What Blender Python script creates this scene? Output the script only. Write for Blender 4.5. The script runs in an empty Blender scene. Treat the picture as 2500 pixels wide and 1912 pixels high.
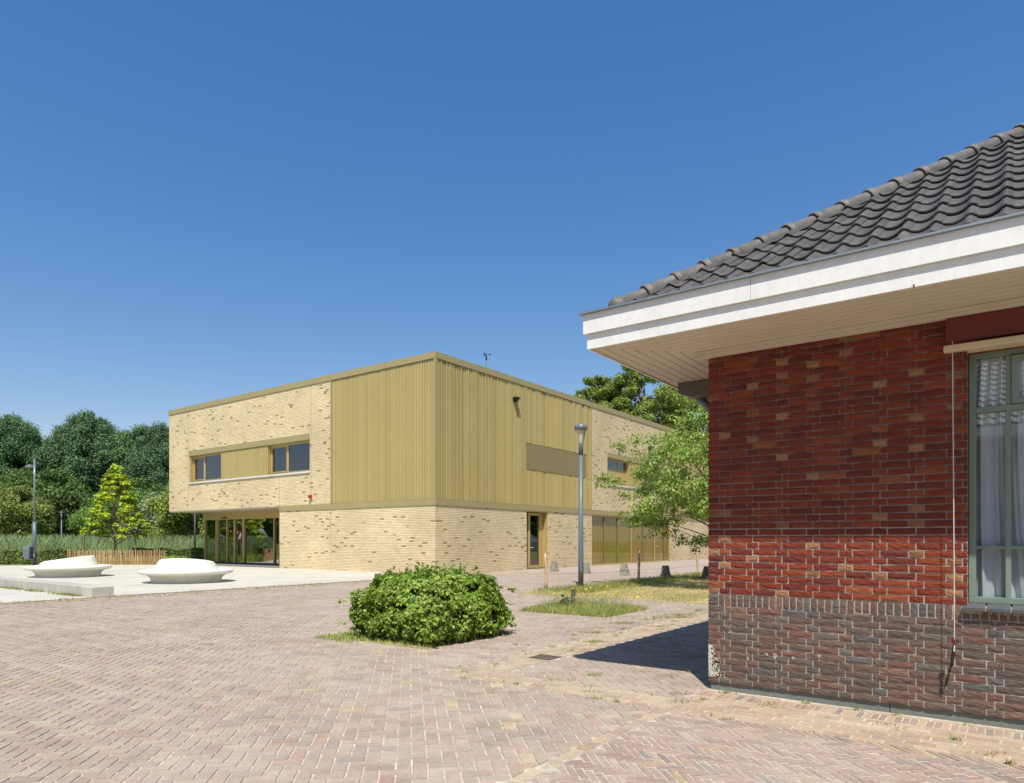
import bpy, math, random
import numpy as np
from mathutils import Vector, Matrix, noise
random.seed(7); rng = np.random.default_rng(7)
S = bpy.context.scene; COL = S.collection
R = math.radians
# ------------------------------------------------------------ camera, sky, sun, exposure
cam = bpy.data.objects.new('camera', bpy.data.cameras.new('camera')); COL.objects.link(cam)
cam.location = (0, 0, 1.5); cam.rotation_euler = (R(90), 0, 0)
cam.data.sensor_width = 36; cam.data.lens = 23.99; cam.data.shift_y = 0.1456
cam.data.clip_start = .05; cam.data.clip_end = 3000
S.camera = cam
W = bpy.data.worlds.new('World'); S.world = W; W.use_nodes = True
wn = W.node_tree.nodes; wl = W.node_tree.links; wn.clear()
sky = wn.new('ShaderNodeTexSky'); sky.sky_type = 'NISHITA'; sky.sun_disc = False
sky.sun_elevation = R(60.1); sky.sun_rotation = R(182.9)
sky.altitude = 0; sky.air_density = 1.0; sky.dust_density = .6; sky.ozone_density = 3.2
bg = wn.new('ShaderNodeBackground'); bg.inputs['Strength'].default_value = .114
wo = wn.new('ShaderNodeOutputWorld')
sp_ = wn.new('ShaderNodeSeparateColor'); cb_ = wn.new('ShaderNodeCombineColor'); wl.new(sky.outputs[0], sp_.inputs[0])
for i_, (g_, a_, mx_) in enumerate(((1.52, .581, 14), (1.02, .937, 14), (.648, 1.848, 14))):      # deeper, more saturated blue than the model's own
    p_ = wn.new('ShaderNodeMath'); p_.operation = 'POWER'; p_.inputs[1].default_value = g_; wl.new(sp_.outputs[i_], p_.inputs[0])
    q_ = wn.new('ShaderNodeMath'); q_.operation = 'MULTIPLY'; q_.inputs[1].default_value = a_; wl.new(p_.outputs[0], q_.inputs[0])
    m_ = wn.new('ShaderNodeMath'); m_.operation = 'MINIMUM'; m_.inputs[1].default_value = mx_; wl.new(q_.outputs[0], m_.inputs[0]); chan = globals().setdefault('chan', []); chan.append(m_)
def cap_(a, b, k):      # no channel warmer than the next: keeps the low sky from turning pink
    t1 = wn.new('ShaderNodeMath'); t1.operation = 'MULTIPLY'; t1.inputs[1].default_value = k; wl.new(b, t1.inputs[0])
    t2 = wn.new('ShaderNodeMath'); t2.operation = 'MINIMUM'; wl.new(a, t2.inputs[0]); wl.new(t1.outputs[0], t2.inputs[1]); return t2.outputs[0]
gch = cap_(chan[1].outputs[0], chan[2].outputs[0], .92); rch = cap_(chan[0].outputs[0], gch, .80)
wl.new(rch, cb_.inputs[0]); wl.new(gch, cb_.inputs[1]); wl.new(chan[2].outputs[0], cb_.inputs[2])
wl.new(cb_.outputs[0], bg.inputs[0]); wl.new(bg.outputs[0], wo.inputs[0])
sd = bpy.data.lights.new('sun', 'SUN'); sd.energy = 5.0; sd.angle = R(.53); sd.color = (1, .955, .88)
sun = bpy.data.objects.new('sun', sd); COL.objects.link(sun)
sun.rotation_euler = Vector((.05, 1, -1.74)).to_track_quat('-Z', 'Y').to_euler(); sun.location = (0, -20, 40)
S.view_settings.view_transform = 'Standard'; S.view_settings.look = 'None'
S.view_settings.exposure = .22; S.view_settings.gamma = 1; S.view_settings.use_curve_mapping = False
S.cycles.max_bounces = 8; S.cycles.transparent_max_bounces = 12; S.cycles.caustics_reflective = False; S.cycles.caustics_refractive = False

# ------------------------------------------------------------ helpers
V2 = np.array([.594, .8045]); U2 = np.array([-.8037, .5951])      # the two building directions
TH = math.atan2(.8045, .594)
R0 = np.array([1.99, 6.92]); C0 = np.array([-3.38, 30.1])          # corners of the brick house and of the school
def r2w(x, y):
    p = R0 + V2 * x + U2 * y
    return p[0], p[1]
class MB:
    def __init__(s): s.v = []; s.f = []; s.c = []; s.n = 0
    def add(s, verts, faces, col=(1, 1, 1)):
        o = s.n; s.v.extend(tuple(map(float, v)) for v in verts); s.n += len(verts)
        for f in faces: s.f.append(tuple(o + i for i in f)); s.c.append(col)
    def box(s, a, b, col=(1, 1, 1)):
        x0, y0, z0 = a; x1, y1, z1 = b
        if x0 > x1: x0, x1 = x1, x0
        if y0 > y1: y0, y1 = y1, y0
        if z0 > z1: z0, z1 = z1, z0
        s.add([(x0, y0, z0), (x1, y0, z0), (x1, y1, z0), (x0, y1, z0), (x0, y0, z1), (x1, y0, z1), (x1, y1, z1), (x0, y1, z1)],
              [(0, 3, 2, 1), (4, 5, 6, 7), (0, 1, 5, 4), (1, 2, 6, 5), (2, 3, 7, 6), (3, 0, 4, 7)], col)
        return s
    def tube(s, pts, rad, n=8, col=(1, 1, 1), cap=True):
        pts = [Vector(p) for p in pts]; o = s.n; vs = []; fs = []
        if not hasattr(rad, '__len__'): rad = [rad] * len(pts)
        for i, p in enumerate(pts):
            d = (pts[min(i + 1, len(pts) - 1)] - pts[max(i - 1, 0)]).normalized()
            a = d.orthogonal().normalized() if abs(d.z) < .9 else Vector((1, 0, 0)).cross(d).normalized()
            b = d.cross(a)
            for k in range(n):
                t = 2 * math.pi * k / n; vs.append(p + (a * math.cos(t) + b * math.sin(t)) * rad[i])
        for i in range(len(pts) - 1):
            for k in range(n):
                k2 = (k + 1) % n; fs.append((i * n + k, i * n + k2, (i + 1) * n + k2, (i + 1) * n + k))
        if cap: fs.append(tuple(range(n - 1, -1, -1))); fs.append(tuple(range((len(pts) - 1) * n, len(pts) * n)))
        s.add(vs, fs, col); return s
    def lathe(s, prof, n=32, c=(0, 0, 0), col=(1, 1, 1), squash=None):
        vs = []; fs = []
        for r, z in prof:
            for k in range(n):
                t = 2 * math.pi * k / n; vs.append((c[0] + r * math.cos(t), c[1] + r * math.sin(t), c[2] + z))
        for i in range(len(prof) - 1):
            for k in range(n):
                k2 = (k + 1) % n; fs.append((i * n + k, i * n + k2, (i + 1) * n + k2, (i + 1) * n + k))
        s.add(vs, fs, col); return s
    def mesh(s, name, m, smooth=False, color=True):
        me = bpy.data.meshes.new(name); me.from_pydata(s.v, [], s.f)
        if color:
            a = me.color_attributes.new('Col', 'FLOAT_COLOR', 'CORNER')
            lens = [len(f) for f in s.f]
            cc = np.repeat(np.array([tuple(c) + (1,) for c in s.c], dtype=np.float32), lens, axis=0)
            a.data.foreach_set('color', cc.ravel())
        if m: me.materials.append(m)
        if smooth: me.polygons.foreach_set('use_smooth', [True] * len(me.polygons))
        me.update(); return me
    def build(s, name, m, parent=None, smooth=False, bevel=0, **k):
        o = link(name, s.mesh(name, m, smooth), parent, **k)
        if bevel:
            b = o.modifiers.new('b', 'BEVEL'); b.width = bevel; b.segments = 2; b.limit_method = 'ANGLE'
        return o
def link(name, data, parent=None, loc=None, rot=None, color=None, **props):
    o = bpy.data.objects.new(name, data); COL.objects.link(o)
    if parent is not None: o.parent = parent
    if loc is not None: o.location = loc
    if rot is not None: o.rotation_euler = rot
    if color is not None: o.color = tuple(color) + (1,)
    for k, v in props.items(): o[k] = v
    return o
def thing(name, label, cat, loc=(0, 0, 0), rz=0, group=None):
    o = link(name, None, None, loc, (0, 0, rz)); o['label'] = label; o['category'] = cat
    if group: o['group'] = group
    return o
def tag(o, label, cat, group=None):
    o['label'] = label; o['category'] = cat
    if group: o['group'] = group
    return o
def fast_mesh(name, verts, quads, cols, m, smooth=False):
    """verts (n,3), quads (m,4 or 3) and one colour per face, through foreach_set"""
    verts = np.asarray(verts, np.float32); quads = np.asarray(quads, np.int32); k = quads.shape[1]
    me = bpy.data.meshes.new(name)
    me.vertices.add(len(verts)); me.vertices.foreach_set('co', verts.ravel())
    me.loops.add(quads.size); me.loops.foreach_set('vertex_index', quads.ravel())
    me.polygons.add(len(quads)); me.polygons.foreach_set('loop_start', np.arange(0, quads.size, k, dtype=np.int32))
    me.polygons.foreach_set('loop_total', np.full(len(quads), k, np.int32))
    me.update(calc_edges=True)
    a = me.color_attributes.new('Col', 'FLOAT_COLOR', 'CORNER')
    cc = np.ones((len(quads), 4), np.float32); cc[:, :3] = cols
    a.data.foreach_set('color', np.repeat(cc, k, axis=0).ravel())
    me.materials.append(m)
    return me

# ------------------------------------------------------------ materials
def newmat(name):
    m = bpy.data.materials.new(name); m.use_nodes = True
    nt = m.node_tree; return m, nt.nodes, nt.links, nt.nodes['Principled BSDF']
def nd(N, t, **k):
    n = N.new(t)
    for a, v in k.items():
        if a.startswith('i_'): n.inputs[a[2:].replace('_', ' ')].default_value = v
        else: setattr(n, a, v)
    return n
def math_(N, L, op, a, b=None, c=None):
    n = N.new('ShaderNodeMath'); n.operation = op
    for i, v in enumerate((a, b, c)):
        if v is None: continue
        if isinstance(v, (int, float)): n.inputs[i].default_value = v
        else: L.new(v, n.inputs[i])
    return n.outputs[0]
def mulcol(N, L, a, b, fac=1.0, mode='MULTIPLY'):
    n = N.new('ShaderNodeMix'); n.data_type = 'RGBA'; n.blend_type = mode
    if isinstance(fac, (int, float)): n.inputs[0].default_value = fac
    else: L.new(fac, n.inputs[0])
    for i, v in ((6, a), (7, b)):
        if isinstance(v, tuple): n.inputs[i].default_value = v + (1,) if len(v) == 3 else v
        else: L.new(v, n.inputs[i])
    return n.outputs[2]
def ramp(N, L, x, stops):
    n = N.new('ShaderNodeValToRGB'); e = n.color_ramp.elements
    while len(e) < len(stops): e.new(.5)
    for el, (p, c) in zip(e, stops): el.position = p; el.color = (c, c, c, 1) if isinstance(c, (int, float)) else tuple(c) + (1,)
    L.new(x, n.inputs[0]); return n.outputs[0]
def surf(name, base=(1, 1, 1), rough=.7, var=.25, scale=6, bump=.0, bscale=40, attr=True, metal=0, spec=.5, stretch=(1, 1, 1), stain=None, fine=0.):
    """colour = base * per-piece colour * object colour * noise; world-space noise, bump of its own scale"""
    m, N, L, P = newmat(name)
    g = N.new('ShaderNodeNewGeometry')
    mp = nd(N, 'ShaderNodeMapping'); mp.inputs['Scale'].default_value = stretch; L.new(g.outputs['Position'], mp.inputs['Vector'])
    n1 = nd(N, 'ShaderNodeTexNoise', i_Scale=scale, i_Detail=5.0, i_Roughness=.6); L.new(mp.outputs[0], n1.inputs['Vector'])
    c = ramp(N, L, n1.outputs[0], [(.25, 1 - var), (.75, 1 + var * .6)])
    col = mulcol(N, L, c, tuple(base))
    if fine:
        n3 = nd(N, 'ShaderNodeTexNoise', i_Scale=scale * 9, i_Detail=3.0); L.new(mp.outputs[0], n3.inputs['Vector'])
        col = mulcol(N, L, col, ramp(N, L, n3.outputs[0], [(.3, 1 - fine), (.7, 1 + fine)]))
    if attr:
        a = nd(N, 'ShaderNodeAttribute', attribute_name='Col'); col = mulcol(N, L, col, a.outputs['Color'])
        oi = N.new('ShaderNodeObjectInfo'); col = mulcol(N, L, col, oi.outputs['Color'])
    if stain:
        sc, lo, hi, sc_col, amt = stain
        n2 = nd(N, 'ShaderNodeTexNoise', i_Scale=sc, i_Detail=6.0, i_Roughness=.65); L.new(g.outputs['Position'], n2.inputs['Vector'])
        f = math_(N, L, 'MULTIPLY', ramp(N, L, n2.outputs[0], [(lo, 0.0), (hi, 1.0)]), amt)
        col = mulcol(N, L, col, tuple(sc_col), f, 'MIX')
    L.new(col, P.inputs['Base Color']); P.inputs['Roughness'].default_value = rough
    P.inputs['Metallic'].default_value = metal; P.inputs['Specular IOR Level'].default_value = spec
    if bump:
        n4 = nd(N, 'ShaderNodeTexNoise', i_Scale=bscale, i_Detail=5.0, i_Roughness=.6); L.new(mp.outputs[0], n4.inputs['Vector'])
        b = nd(N, 'ShaderNodeBump', i_Strength=1.0, i_Distance=bump); L.new(n4.outputs[0], b.inputs['Height']); L.new(b.outputs[0], P.inputs['Normal'])
    return m
def leafmat(name, base, trans=.35, rough=.5, var=.3, scale=1.5):
    m, N, L, P = newmat(name)
    a = nd(N, 'ShaderNodeAttribute', attribute_name='Col'); oi = N.new('ShaderNodeObjectInfo')
    g = N.new('ShaderNodeNewGeometry')
    n1 = nd(N, 'ShaderNodeTexNoise', i_Scale=scale, i_Detail=3.0); L.new(g.outputs['Position'], n1.inputs['Vector'])
    col = mulcol(N, L, ramp(N, L, n1.outputs[0], [(.3, 1 - var), (.7, 1 + var * .5)]), tuple(base))
    col = mulcol(N, L, col, a.outputs['Color']); col = mulcol(N, L, col, oi.outputs['Color'])
    L.new(col, P.inputs['Base Color']); P.inputs['Roughness'].default_value = rough; P.inputs['Specular IOR Level'].default_value = .35
    t = N.new('ShaderNodeBsdfTranslucent'); tc = mulcol(N, L, col, (1.25, 1.35, .5)); L.new(tc, t.inputs[0])
    mx = N.new('ShaderNodeMixShader'); mx.inputs[0].default_value = trans
    L.new(P.outputs[0], mx.inputs[1]); L.new(t.outputs[0], mx.inputs[2]); L.new(mx.outputs[0], N['Material Output'].inputs[0])
    return m
def glassmat(name, tint=(.75, .82, .8), base=.12, top=.9, power=4.0, rough=0.0):
    m, N, L, P = newmat(name)
    tr = N.new('ShaderNodeBsdfTransparent'); tr.inputs[0].default_value = tint + (1,)
    gl = N.new('ShaderNodeBsdfGlossy'); gl.inputs['Roughness'].default_value = rough
    lw = N.new('ShaderNodeLayerWeight'); lw.inputs[0].default_value = .5
    f = math_(N, L, 'POWER', lw.outputs['Facing'], power); f = math_(N, L, 'MULTIPLY_ADD', f, top - base, base)
    mx = N.new('ShaderNodeMixShader'); L.new(f, mx.inputs[0]); L.new(tr.outputs[0], mx.inputs[1]); L.new(gl.outputs[0], mx.inputs[2])
    L.new(mx.outputs[0], N['Material Output'].inputs[0]); return m

M = {}
M['brick'] = surf_brick = surf('hand_formed_brick', (.80, .82, .80), .92, .28, 9, bump=.012, bscale=16, stretch=(1, 1, 4.5), fine=.18,
                  stain=(11, .62, .8, (.14, .085, .07), .3))
M['brick'].node_tree.nodes['Principled BSDF'].inputs['Specular IOR Level'].default_value = .2
M['mortar'] = surf('wall_mortar', (.34, .305, .26), .95, .3, 5, bump=.004, bscale=160, fine=.15)
M['mortar_sunlit'] = surf('sunlit_wall_mortar', (.42, .38, .325), .95, .3, 5, bump=.004, bscale=160, fine=.2)  # same mortar painted paler, sunlight put into the colour of the lower wall
M['paver'] = surf('clay_paver', (.93, .92, .83), .8, .22, 3.5, bump=.003, bscale=120, fine=.14,
                  stain=(.8, .45, .72, (.47, .395, .32), .6))
M['sand'] = surf('jointing_sand', (.51, .44, .345), .95, .35, 2.2, bump=.004, bscale=200, fine=.2)
M['fardirt'] = surf('distant_soil', (.12, .12, .05), .95, .3, .3, attr=False)
M['farpave'] = surf('distant_paving', (.39, .31, .25), .9, .25, 1.2, attr=False, fine=.2)
M['concrete'] = surf('plaza_concrete', (.52, .49, .405), .85, .14, .6, bump=.002, bscale=90, attr=False, fine=.06,
                     stain=(.35, .52, .72, (.36, .33, .27), .75))
M['concwall'] = surf('rough_concrete', (.43, .40, .34), .9, .25, 3, bump=.004, bscale=60, stretch=(1, 1, .25), attr=False, fine=.12)
M['plinth'] = surf('granite_plinth', (.17, .185, .165), .8, .2, 30, bump=.001, bscale=200, attr=False, fine=.35)
M['bench'] = surf('white_cast_concrete', (.74, .715, .63), .55, .08, 2, attr=False, bump=.001, bscale=80, fine=.05, stain=(3, .52, .75, (.52, .49, .40), .5))
M['benchtop'] = surf('grey_lounge_top', (.22, .22, .21), .5, .1, 3, attr=False)
M['white'] = surf('white_painted_board', (.80, .785, .735), .4, .06, 3, attr=True, fine=.04, stretch=(1, 1, .35), stain=(3.5, .56, .76, (.56, .53, .45), .4))
M['soffit'] = surf('cream_soffit_board', (.61, .53, .41), .6, .06, 4, attr=True, fine=.03)
M['taupe'] = surf('taupe_painted_wood', (.13, .11, .09), .6, .1, 4, attr=False)
M['darkgap'] = surf('dark_gap', (.03, .025, .02), .9, .1, 3, attr=False)
M['zinc'] = surf('weathered_zinc', (.30, .34, .36), .45, .15, 8, metal=.6, attr=False)
M['tile'] = surf('anthracite_roof_tile', (.082, .075, .067), .56, .35, 12, bump=.002, bscale=120, fine=.3,
                 stain=(7, .56, .68, (.17, .15, .085), .6))
M['redwood'] = surf('dark_red_painted_wood', (.16, .022, .018), .45, .15, 6, attr=False)
M['beige'] = surf('beige_metal_bar', (.58, .46, .28), .5, .06, 4, attr=False)
M['green'] = surf('sage_green_paint', (.19, .245, .19), .4, .08, 6, attr=False)
M['slate'] = surf('slate_sill', (.085, .09, .095), .5, .25, 12, bump=.001, bscale=90, attr=False)
M['gold'] = surf('gold_anodised_slat', (.50, .395, .155), .48, .06, .5, metal=.15, attr=True)
M['golddark'] = surf('gold_backing', (.22, .165, .065), .6, .1, 2, attr=False)
M['olive'] = surf('olive_panel', (.25, .20, .09), .5, .05, 2, attr=False)
M['goldtrim'] = surf('gold_olive_trim', (.37, .30, .135), .5, .06, 1.2, metal=.1, attr=False)
M['goldframe'] = surf('gold_window_frame', (.52, .38, .15), .45, .05, 3, metal=.2, attr=False)
M['sillwhite'] = surf('pale_stone_sill', (.66, .64, .60), .6, .06, 3, attr=False)
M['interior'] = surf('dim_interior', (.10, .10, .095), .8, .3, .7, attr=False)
M['floorin'] = surf('interior_floor', (.22, .21, .2), .5, .1, 1, attr=False)
M['lime'] = surf('lime_yellow_cabinet', (.42, .40, .03), .5, .05, 3, attr=False)
M['maroon'] = surf('maroon_print', (.14, .008, .03), .5, .04, 3, attr=False)
M['whiteprint'] = surf('white_print', (.8, .78, .8), .5, .02, 3, attr=False)
M['stickers'] = surf('brown_leaf_print', (.07, .03, .015), .7, .2, 6, attr=False)
M['stickersg'] = surf('green_leaf_print', (.02, .06, .02), .7, .2, 6, attr=False)
M['red'] = surf('red_plastic', (.45, .02, .02), .35, .05, 3, attr=False)
M['black'] = surf('black_plastic', (.02, .02, .02), .4, .1, 3, attr=False)
M['lamppost'] = surf('slate_grey_steel', (.12, .155, .18), .4, .12, 3, attr=False)
M['lampcap'] = surf('grey_lamp_cap', (.16, .18, .175), .25, .1, 3, attr=False)
M['lampglow'] = surf('frosted_lamp_cone', (.58, .50, .38), .3, .05, 3, attr=False)
M['iron'] = surf('rusty_cast_iron', (.12, .085, .06), .8, .3, 30, bump=.001, attr=False)
M['post'] = surf('debarked_wood', (.56, .38, .22), .85, .25, 8, stretch=(3, 3, .6), bump=.003, bscale=30, attr=True)
M['oldconc'] = surf('weathered_concrete_block', (.24, .225, .18), .95, .45, 7, bump=.008, bscale=30, attr=True, fine=.25)
M['bark'] = surf('grey_bark', (.16, .135, .10), .9, .3, 5, bump=.01, bscale=18, stretch=(2, 2, .5), attr=True)
M['lawn'] = surf('dry_lawn_soil', (.42, .33, .16), .95, .4, 1.3, bump=.01, bscale=60, attr=False, fine=.3,
                 stain=(.7, .5, .62, (.20, .22, .07), .6))
M['grass'] = leafmat('grass_blades', (1, 1, 1), .3, .6, .2, .8)
M['leaf'] = leafmat('broad_leaves', (1, 1, 1), .35, .42, .3, 1.2)
M['farleaf'] = leafmat('distant_leaves', (1, 1, 1), .25, .6, .35, .12)
M['curtain'] = surf('grey_white_curtain', (.86, .87, .92), .8, .05, 3, attr=False)
M['lace'] = surf('striped_net_valance', (.50, .48, .46), .8, .08, 6, attr=True)
M['rope'] = surf('white_pull_cord', (.65, .60, .56), .8, .05, 20, attr=False)
M['scratch'] = surf('scratched_chalk', (.62, .42, .30), .9, .2, 40, attr=False)
M['limewash'] = surf('lime_smear', (.62, .60, .48), .9, .3, 40, bump=.004, bscale=80, attr=False)
M['glass'] = glassmat('coated_glass', (.42, .46, .44), .16, .8, 3.6)
M['glassE'] = glassmat('entrance_glass', (.36, .42, .38), .42, .92, 2.5)
M['glassR'] = glassmat('clear_window_glass', (.90, .93, .93), .12, .9, 4.0)
M['glassB'] = glassmat('clear_large_pane', (.90, .88, .80), .05, .8, 5.0)

def school_brick():
    m, N, L, P = newmat('cream_long_brick')
    tc = N.new('ShaderNodeTexCoord'); sp = N.new('ShaderNodeSeparateXYZ'); L.new(tc.outputs['Object'], sp.inputs[0])
    u = math_(N, L, 'ADD', sp.outputs[0], sp.outputs[1]); z = math_(N, L, 'DIVIDE', sp.outputs[2], .075)
    row = math_(N, L, 'FLOOR', z); fz = math_(N, L, 'FRACT', z)
    w0 = N.new('ShaderNodeTexWhiteNoise'); w0.noise_dimensions = '1D'; L.new(row, w0.inputs['W'])
    uu = math_(N, L, 'ADD', math_(N, L, 'DIVIDE', u, .27), math_(N, L, 'MULTIPLY', w0.outputs[0], 7.3))
    colm = math_(N, L, 'FLOOR', uu); fu = math_(N, L, 'FRACT', uu)
    cb = N.new('ShaderNodeCombineXYZ'); L.new(colm, cb.inputs[0]); L.new(row, cb.inputs[1])
    wn_ = N.new('ShaderNodeTexWhiteNoise'); wn_.noise_dimensions = '3D'; L.new(cb.outputs[0], wn_.inputs['Vector'])
    g = N.new('ShaderNodeNewGeometry')
    nz = nd(N, 'ShaderNodeTexNoise', i_Scale=.9, i_Detail=3.0); L.new(g.outputs['Position'], nz.inputs['Vector'])
    thr = math_(N, L, 'MULTIPLY_ADD', nz.outputs[0], -.16, 1.045)
    dark = math_(N, L, 'GREATER_THAN', wn_.outputs[0], thr)
    base = ramp(N, L, wn_.outputs[0], [(0, (.64, .50, .28)), (.3, (.73, .59, .35)), (.7, (.76, .62, .385)), (1, (.66, .51, .27))])
    base = mulcol(N, L, base, (.29, .23, .105), dark, 'MIX')
    jz = math_(N, L, 'LESS_THAN', fz, .25); ju = math_(N, L, 'LESS_THAN', fu, .045)
    j = math_(N, L, 'MAXIMUM', jz, math_(N, L, 'MULTIPLY', ju, .4))
    base = mulcol(N, L, base, (.26, .185, .095), math_(N, L, 'MULTIPLY', j, .9), 'MIX')
    n2 = nd(N, 'ShaderNodeTexNoise', i_Scale=.45, i_Detail=4.0); L.new(g.outputs['Position'], n2.inputs['Vector'])
    base = mulcol(N, L, base, ramp(N, L, n2.outputs[0], [(.3, .88), (.7, 1.08)]))
    L.new(base, P.inputs['Base Color']); P.inputs['Roughness'].default_value = .8
    b = nd(N, 'ShaderNodeBump', i_Strength=.5, i_Distance=.006, invert=True); L.new(j, b.inputs['Height']); L.new(b.outputs[0], P.inputs['Normal'])
    return m
M['sbrick'] = school_brick()

# ------------------------------------------------------------ ground sheets
def sheet(name, polys, z, m, label=None, parent=None, kind='structure', loc=None, rz=None):
    b = MB()
    for p in polys: b.add([(x, y, z) for x, y in p], [tuple(range(len(p)))])
    o = b.build(name, m, parent)
    if kind: o['kind'] = kind
    if label: o['label'] = label
    if loc is not None: o.location = loc
    if rz is not None: o.rotation_euler = (0, 0, rz)
    return o
RL = (R0[0], R0[1], 0)
sheet('ground', [[(-900, -300), (900, -300), (900, 1500), (-900, 1500)]], -.03, M['fardirt'], 'flat ground stretching to the horizon')
square = sheet('brick_square', [[(-14, -14), (8.9, -14), (8.9, -9), (8.9, 17), (-14, 17)], [(8.9, 8.9), (70, 8.9), (70, 18.11), (15.46, 18.11), (15.46, 21.6), (12, 17), (8.9, 17)]], -.007, M['sand'],
               'sandy bed of the wide reddish brick square', loc=RL, rz=TH)
sheet('brick_paving', [[(25.2, 8.9), (70, 8.9), (70, 18.11), (18.4, 18.11)]], -.0055, M['farpave'], 'far end of the brick paving beside the school', loc=RL, rz=TH)
plaza = sheet('concrete_plaza', [[(1.12, 17), (12, 17), (15.46, 21.6), (15.46, 60), (1.12, 60)]], .012, M['concrete'],
              'pale concrete plaza in front of the school entrance', loc=RL, rz=TH)
sheet('concrete_path', [[(-45, 17), (1.12, 17), (1.12, 60), (-45, 60)]], .008, M['concrete'], 'grey concrete path below the low wall', loc=RL, rz=TH)

# ------------------------------------------------------------ pavers
def clip(poly, nx, ny, d):      # keep nx*x+ny*y <= d
    out = []
    for i in range(len(poly)):
        a = poly[i]; b = poly[(i + 1) % len(poly)]
        da = nx * a[0] + ny * a[1] - d; db = nx * b[0] + ny * b[1] - d
        if da <= 0: out.append(a)
        if da * db < 0:
            t = da / (da - db); out.append((a[0] + (b[0] - a[0]) * t, a[1] + (b[1] - a[1]) * t))
    return out
def rectz(x0, x1, y0, y1): return [(-1, 0, -x0), (1, 0, x1), (0, -1, -y0), (0, 1, y1)]
TRI = [(-1, 0, -12), (0, 1, 21.6), (4.6 / 5.755, -3.46 / 5.755, (4.6 * 12 - 3.46 * 17) / 5.755)]
EXC_MAIN = [rectz(-1.05, 8.05, -30, 0), rectz(-1.05, -.6, 0, 2.75), rectz(-.6, 8.9, 2.2, 2.75), rectz(-30, -1.05, -.055, .055),
            rectz(-30, -1.05, -30, 0), rectz(5.05, 6.9, 3.95, 5.95), rectz(8.9, 90, -30, 8.9), rectz(-60, 12, 17, 90), TRI,
            rectz(15.46, 90, 18.11, 90), rectz(.15, 2.07, 4.1, 5.95)]
EXC_THIN = [rectz(-1.05, 90, -30, 30), rectz(-30, 0, -.055, 30)]
CAMR = (-(R0 @ V2), -(R0 @ U2))
def visible(x, y, ymax=33):
    wx, wy = r2w(x, y)
    return 3.2 < wy < ymax and abs(wx) < wy * .80 + 1.2
def soften(pal, m, f): return [(tuple(a + (b - a) * f for a, b in zip(c, m)), w) for c, w in pal]
PAL_MAIN = soften([((.40, .31, .255), 26), ((.37, .29, .25), 20), ((.42, .335, .28), 20), ((.385, .28, .24), 12), ((.43, .36, .285), 12),
            ((.34, .285, .265), 6), ((.52, .43, .24), 1.6), ((.42, .26, .22), 3), ((.30, .25, .235), 3)], (.395, .31, .26), .38)
PAL_THIN = soften([((.37, .26, .225), 28), ((.39, .285, .245), 26), ((.34, .245, .22), 12), ((.43, .335, .28), 14), ((.24, .235, .235), 3.5), ((.47, .37, .22), 2.5), ((.28, .22, .21), 5)], (.38, .285, .24), .3)
PAL_TAN = [((.46, .35, .255), 20), ((.43, .32, .24), 18), ((.49, .39, .285), 14), ((.42, .29, .225), 8), ((.38, .29, .24), 6)]
PAL_SOLD = [((.40, .27, .21), 20), ((.37, .24, .20), 14), ((.45, .34, .26), 12), ((.22, .20, .20), 6), ((.30, .21, .19), 8), ((.46, .33, .22), 6)]
def pick(pal):
    t = random.uniform(0, sum(w for _, w in pal))
    for c, w in pal:
        t -= w
        if t <= 0: break
    k = random.uniform(.92, 1.08); return (c[0] * k, c[1] * k, c[2] * k)
def keep(poly, exc):
    cx = sum(p[0] for p in poly) / len(poly); cy = sum(p[1] for p in poly) / len(poly); full = True
    for zone in exc:
        d = [nx * cx + ny * cy - dd for nx, ny, dd in zone]
        mx = max(d)
        if mx <= 0: return None, False
        if mx < .25:
            nx, ny, dd = zone[d.index(mx)]
            if any(nx * p[0] + ny * p[1] < dd + .004 for p in poly):
                poly = clip(poly, -nx, -ny, -(dd + .004)); full = False
                if len(poly) < 3: return None, False
    return poly, full
def paver_geo(b, poly, col, tilt=True, ch=.006, jx=.0035):
    n = len(poly); cx = sum(p[0] for p in poly) / n; cy = sum(p[1] for p in poly) / n
    z = random.gauss(0, .0012); tx = random.gauss(0, .006); ty = random.gauss(0, .006)
    top = []; out = []
    for (x, y) in poly:
        x += random.uniform(-jx, jx); y += random.uniform(-jx, jx)
        d = math.hypot(x - cx, y - cy) or 1; k = ch * 1.35 / d
        top.append((x + (cx - x) * k, y + (cy - y) * k, z + tx * (x - cx) + ty * (y - cy))); out.append((x, y, -.016))
    b.add(top + out, [tuple(range(n))] + [(i, n + i, n + (i + 1) % n, (i + 1) % n) for i in range(n)], col)
def herring(k, w, ang, exc, joint, ymax, x0, y0, rng_):
    ca, sa = math.cos(ang), math.sin(ang); res = []
    g = joint / 2
    for i in range(-rng_, rng_):
        for j in range(-rng_ // k, rng_ // k + 1):
            ox = i + k * j; oy = i - k * j
            for (a, b2, c, d) in ((ox, oy, k, 1), (ox, oy + 1, 1, k)):
                x_, y_ = a * w + c * w / 2, b2 * w + d * w / 2
                cx = x0 + ca * x_ - sa * y_; cy = y0 + sa * x_ + ca * y_
                if not visible(cx, cy, ymax): continue
                hx, hy = c * w / 2 - g, d * w / 2 - g
                poly = [(cx + ca * px - sa * py, cy + sa * px + ca * py) for px, py in ((-hx, -hy), (hx, -hy), (hx, hy), (-hx, hy))]
                p, full = keep(poly, exc)
                if p: res.append((p, full, cx, cy, ang + (0 if c > d else math.pi / 2)))
    return res
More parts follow.
